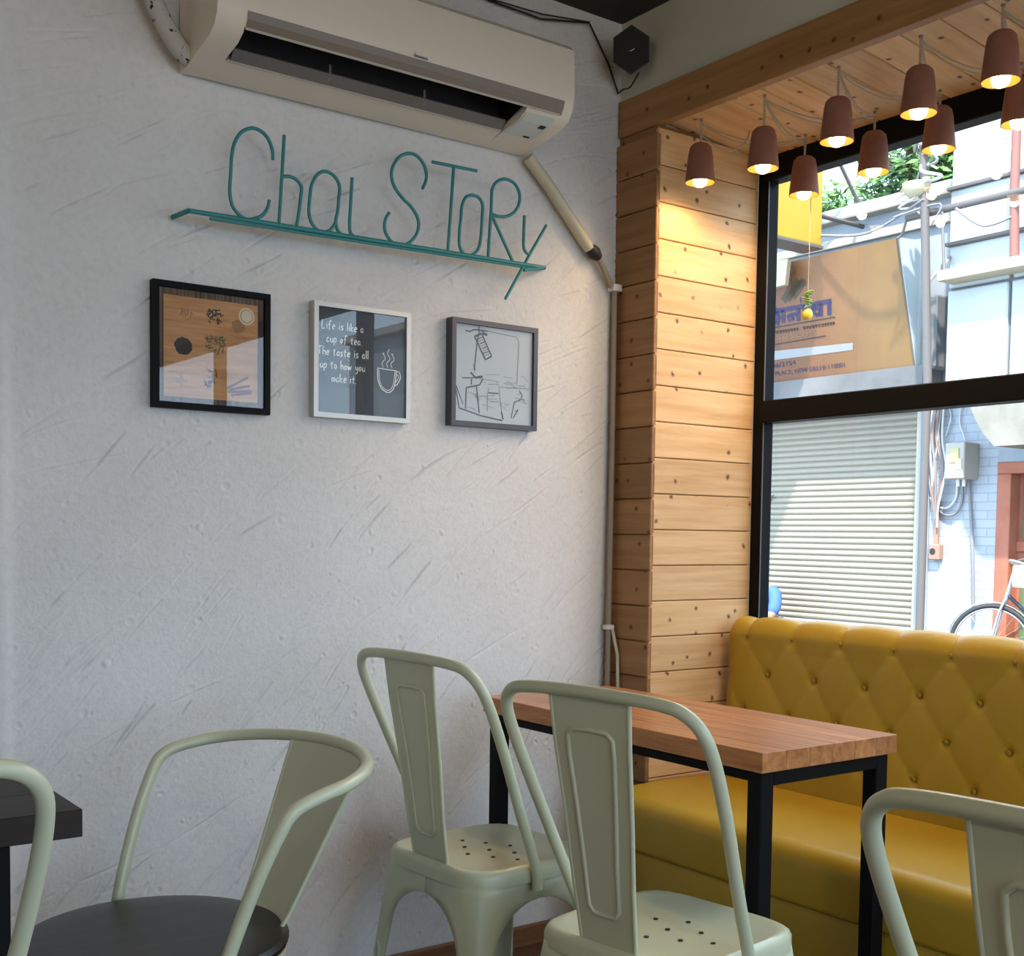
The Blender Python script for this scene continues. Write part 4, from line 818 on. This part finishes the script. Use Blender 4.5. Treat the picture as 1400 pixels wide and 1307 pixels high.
for i in range(8):
    x = 1272+i*2.4; wire('wall_cable', [(x+2, 552), (x-2+random.uniform(-3, 3), 600), (x+random.uniform(-5, 5), 640), (x-3+random.uniform(-4, 4), 665+i*4), (1277+i*.6, 700+3*i)], XFA-.066-.007*(i % 4), random.uniform(.007, .011), ('cable', 'cable_w', 'rust')[i % 3], ('grey cable', 'white cable', 'rust brown cable')[i % 3]+' in the tangled bundle beside the meter box')
wire('wall_cable', [(1292, 548), (1300, 565), (1298, 580), (1293, 596)], XFA-.03, .006, 'cable_w', 'thin white wire running up above the meter box')
wire('wall_cable', [(1316, 548), (1312, 575), (1318, 596), (1320, 604)], XFA-.03, .006, 'cable_w', 'thin white wire curling over the top of the meter box')
sb = thing('socket_box', 'small brown socket box at the end of a wall pipe', 'socket', on('x', XFA, 1278, 768)); p = on('x', XFA-.05, 1278, 754)
MB().bbox(XFA-.07, XFA, p.y-.055, p.y+.055, p.z-.075, p.z+.065, .01, 1).build('box', 'rust', sb); MB().lathe([(.0005, 0), (.03, 0)], (0, 0, 0), 12).build('hole', 'blackmatte', sb, local=True).matrix_local = Matrix.Translation(Vector((XFA-.072, p.y+.01, p.z))-wloc(sb)) @ Matrix.Rotation(math.radians(90), 4, 'Y')
MB().tube([(XFA-.03, p.y, p.z+.06), (XFA-.03, p.y+.005, p.z+.45)], .022, 8).build('pipe', 'rust', sb, 60)
# poles and lamp bracket
XQ = 8.47; pb, pt = on('x', XQ, 1268, 520), on('x', XQ, 1263, 190)
po = thing('street_pole', 'grey steel pole with a lamp bowl and tangled wires beside the signboard', 'pole', (XQ, pb.y, ZS))
MB().tube([(XQ, pb.y, ZS), pb, pt], .036, 10).build('post', 'pole', po, 60)
q = on('x', XQ-.02, 1253, 256); MB().lathe([(.0005, -.09), (.07, -.07), (.11, -.02), (.115, .03), (.0005, .05)], q, 16).build('lamp_bowl', 'cream', po, 50)
MB().tube([q+Vector((0, 0, .04)), q+Vector((.01, -.02, .12)), Vector((XQ, pt.y, q.z+.16))], .012, 6).build('lamp_arm', 'pole', po, 60)
for i in range(7):
    a = on('x', XQ-.02, 1255+random.uniform(-8, 12), random.uniform(205, 300)); MB().tube(spline([a, a+Vector((-.05, random.uniform(-.2, .2), random.uniform(-.1, .1))), a+Vector((.03, random.uniform(-.3, .3), random.uniform(-.2, .1))), a+Vector((0, random.uniform(-.2, .2), -.15))], 5), random.uniform(.008, .016), 6).build('wire_tangle', ('cable_w', 'cable', 'cream')[i % 3], po, 60)
XR = XQ+.064; A, B = on('x', XR, 1240, 298), on('x', XR, 1400, 260); cbar = A.copy(); tag(MB().tube([A, B, B+Vector((0, -1.0, 0))], .030, 8).build('cross_bar', 'pole', smooth=60), 'grey horizontal steel bar running from the street pole past the balcony', 'bar')
A, B = on('x', XR+.064, 1386, 385), on('x', XR+.064, 1387, 262); A.z = lz+.083; tag(MB().tube([A, B, B+Vector((0, 0, .6))], .036, 8).build('red_pole', 'redpole', smooth=60), 'faded red steel pole rising from the balcony ledge', 'pole')
for k, (A, B, dip) in enumerate(((on('x', XQ-.036, 1263, 272), on('x', 8.6, 1122, 322), .12), (on('x', XR-.03, 1307, 285), on('x', XR+.036, 1384, 296), .10), (cbar, Vector((ST+.02, ys+.02, ztp)), .05),
                           (on('x', XR-.03, 1288, 289), Vector((8.60, on('x', 8.6, 1291, 370).y, lz+.08)), .0), (on('x', XQ+.03, 1267, 388), on('x', XP, 1299, 352), .0))):
    mid = (A+B)/2+Vector((0, 0, -dip)); o = MB().tube(spline([A, mid, B], 6), .012 if k < 4 else .018, 6).build('overhead_wire', 'cable', smooth=60)
    tag(o, ['wire sagging from the street pole towards the yellow sign', 'wire looping across the white balcony panels', 'wire dropping from the cross bar to the orange signboard corner', 'thin wire dropping from the cross bar to the balcony ledge', 'short thick stay between street pole and balcony corner'][k], 'wire', 'overhead wires')
jb = MB().bbox(9.0, 9.3, on('x', 9.1, 1288, 470).y, on('x', 9.1, 1268, 470).y, on('x', 9.1, 1280, 505).z, on('x', 9.1, 1280, 405).z, .02, 1)
tag(jb.build('recess_shade_box', 'shade_grey'), 'dark grey box standing in for the shaded wall between signboard and balcony', 'cabinet')  # dark box added to give the shaded recess its tone
bw = thing('rear_building', 'pale grey building wall behind the shop roof', 'building', (13, 6, ZS)); y1_ = on('x', 12, 1230, 250).y; z1_ = on('x', 12, 1262, 222).z
MB().box(12, 15, 2, y1_, ZS, z1_).build('wall', 'parapet', bw); MB().bbox(11.85, 15, 2, y1_+.1, z1_, z1_+.12, .02).build('coping', 'concrete', bw)
# trees behind the roof
def tree(label, spots, trunk, nl, seed):
    r = np.random.default_rng(seed); tr = thing('tree', label, 'tree', (trunk[0], trunk[1], ZS))
    MB().tube([(trunk[0], trunk[1], ZS), (trunk[0]+.05, trunk[1], 2.0), (trunk[0], trunk[1]+.1, trunk[2])], [.16, .12, .05], 8).build('trunk', 'bark', tr, 60)
    b_ = MB()
    for (c, rad) in spots:
        for k in range(nl):
            d = r.normal(size=3); d /= np.linalg.norm(d); p = Vector(c)+Vector(d*rad*r.random()**.4); a = Vector(r.normal(size=3)).normalized(); n_ = a.orthogonal().normalized(); s_ = r.uniform(.05, .11)
            b_.add([p-a*s_, p+n_*s_*.4, p+a*s_, p-n_*s_*.4], [(0, 1, 2, 3)])
    f_ = b_.build('foliage', 'leaf', tr); f_['kind'] = 'stuff'
def at(px, py, X): return on('x', X, px, py)
tree('leafy green tree standing behind the shop roof beside the grey building', [(at(1255, 215, 11), .62), (at(1275, 160, 11), .7), (at(1215, 255, 11), .38), (at(1290, 240, 11), .3)], (11, at(1255, 240, 11).y, 5.3), 420, 1)
tree('low green tree showing over the shop roof beside the yellow sign', [(at(1140, 290, 11.5), .40), (at(1175, 295, 11.5), .36), (at(1110, 300, 11.5), .45)], (11.5, at(1140, 300, 11.5).y, 4.7), 330, 2)
# bicycle leaning by the red door, front wheel towards the shutter
hub = on('x', 8.75, 1355, 884); hz = ZS+.335
bi = thing('bicycle', 'black bicycle parked in front of the red door', 'bicycle', (8.75, hub.y, ZS), R_(90+20))   # local +x is forward
def wheel(x):
    w = MB().tube([(x+.315*math.cos(a), 0, .335+.315*math.sin(a)) for a in [2*math.pi*i/48 for i in range(48)]], .018, 8, closed=True).build('wheel', 'rubber', bi, 60, local=True)
    MB().tube([(x+.290*math.cos(a), 0, .335+.290*math.sin(a)) for a in [2*math.pi*i/48 for i in range(48)]], .009, 6, closed=True).build('rim', 'chrome', w, 60, local=True)
    sp_ = MB()
    for i in range(20): a = 2*math.pi*i/20; sp_.tube([(x, .02*(1 if i % 2 else -1), .335), (x+.288*math.cos(a), 0, .335+.288*math.sin(a))], .0016, 4)
    sp_.build('spokes', 'chrome', w, local=True); MB().tube([(x, -.05, .335), (x, .05, .335)], .02, 10).build('hub', 'chrome', w, 60, local=True)
wheel(0); wheel(-1.02)
fk = MB()
for s_ in (-.05, .05): fk.tube([(0, s_, .335), (-.06, s_, .60), (-.10, s_*.7, .70)], .011, 8)
fk.tube([(-.10, 0, .70), (-.17, 0, .98)], .017, 10).build('fork', 'chrome', bi, 60, local=True)
f_ = MB(); bbk = (-.58, 0, .30); sx_b = (-.68, 0, .80); hd = (-.13, 0, .84); rr = (-1.02, 0, .335)
for a, c in ((hd, (-.66, 0, .74)), ((-.11, 0, .74), bbk), (bbk, sx_b), (bbk, rr), ((-.66, 0, .74), rr)): f_.tube([a, c], .016, 8)
f_.build('frame', 'bikeframe', bi, 60, local=True)
MB().tube(spline([(-.32, -.27, .98), (-.18, -.25, 1.02), (-.15, -.1, 1.0), (-.17, 0, .98), (-.15, .1, 1.0), (-.18, .25, 1.02), (-.32, .27, .98)], 5), .011, 8).build('handlebar', 'chrome', bi, 60, local=True)
MB().sphere((-.70, 0, .86), .12, 12, 8, (1.1, .65, .35)).build('saddle', 'blackmatte', bi, 60, local=True)
MB().tube([(.345*math.cos(a), 0, .335+.345*math.sin(a)) for a in np.linspace(.3, 2.6, 14)], .02, 6, flat=.3).build('mudguard', 'chrome', bi, 60, local=True)
MB().bbox(-.30, -.16, -.12, .12, .80, .98, .02).build('basket', 'cream', bi, local=True)
# seated person in blue
pe_edge = on('x', 9.06, 1069, 825)
pe = thing('person', 'person in blue shirt sitting on the step before the shutter', 'person', (9.10, pe_edge.y+.245, ZS), R_(180))
M['skin'] = mat('skin', (.45, .24, .16), .5); M['shirt'] = mat('blue_shirt', (.05, .13, .42), .8); M['jeans'] = mat('jeans', (.05, .08, .16), .8); M['hair'] = mat('hair', (.015, .012, .012), .6)
def skin(name, vs, es, rs, m_, parent, root=0):
    me = bpy.data.meshes.new(name); me.from_pydata(vs, es, []); o = bpy.data.objects.new(name, me); COL.objects.link(o); o.parent = parent; me.materials.append(M[m_])
    o.modifiers.new('skin', 'SKIN'); sv = me.skin_vertices[0].data
    for i, r in enumerate(rs): sv[i].radius = (r, r) if not isinstance(r, tuple) else r
    sv[root].use_root = True; sb_ = o.modifiers.new('sub', 'SUBSURF'); sb_.levels = sb_.render_levels = 2
    dg = bpy.context.evaluated_depsgraph_get(); m2 = bpy.data.meshes.new_from_object(o.evaluated_get(dg)); o.modifiers.clear(); o.data = m2; m2.polygons.foreach_set('use_smooth', [True]*len(m2.polygons)); return o
# local +x is where the person faces; sits low on the shop step
V = [(-.02, 0, .27), (0, 0, .42), (.03, 0, .57), (.06, 0, .66), (.09, 0, .73), (.12, 0, .81), (.13, 0, .89)]
E_ = [(0, 1), (1, 2), (2, 3), (3, 4), (4, 5), (5, 6)]; RD = [.125, .120, .130, .085, .052, .083, .074]
for s_ in (1, -1):
    k = len(V); V += [(.05, s_*.165, .63), (.10, s_*.215, .50), (.16, s_*.21, .40), (.30, s_*.16, .40), (.40, s_*.11, .41), (.46, s_*.08, .40)]; E_ += [(3, k), (k, k+1), (k+1, k+2), (k+2, k+3), (k+3, k+4), (k+4, k+5)]; RD += [.060, .050, .044, .038, .030, .022]
    k = len(V); V += [(.06, s_*.10, .25), (.38, s_*.14, .36), (.40, s_*.14, .20), (.40, s_*.14, .07), (.52, s_*.15, .035)]; E_ += [(0, k), (k, k+1), (k+1, k+2), (k+2, k+3), (k+3, k+4)]; RD += [.080, .060, .050, .038, .032]
skin('body', V, E_, RD, 'skin', pe)
V = [(-.02, 0, .26), (0, 0, .42), (.03, 0, .57), (.055, 0, .655)]; E_ = [(0, 1), (1, 2), (2, 3)]; RD = [.138, .136, .146, .080]
for s_ in (1, -1): k = len(V); V += [(.05, s_*.168, .625), (.10, s_*.217, .50), (.155, s_*.213, .41)]; E_ += [(3, k), (k, k+1), (k+1, k+2)]; RD += [.074, .064, .060]
skin('shirt', V, E_, RD, 'shirt', pe)
V = [(-.02, 0, .27)]; E_ = []; RD = [.138]
for s_ in (1, -1): k = len(V); V += [(.06, s_*.10, .25), (.38, s_*.14, .36), (.40, s_*.14, .20), (.40, s_*.14, .10)]; E_ += [(0, k), (k, k+1), (k+1, k+2), (k+2, k+3)]; RD += [.092, .074, .064, .052]
skin('trousers', V, E_, RD, 'jeans', pe)
MB().sphere((.105, 0, .885), .096, 14, 10, (1.0, .88, 1.02)).build('hair', 'hair', pe, 60, local=True)
MB().sphere((.205, 0, .81), .016, 8, 6, (1, .8, 1.4)).build('nose', 'skin', pe, 60, local=True)
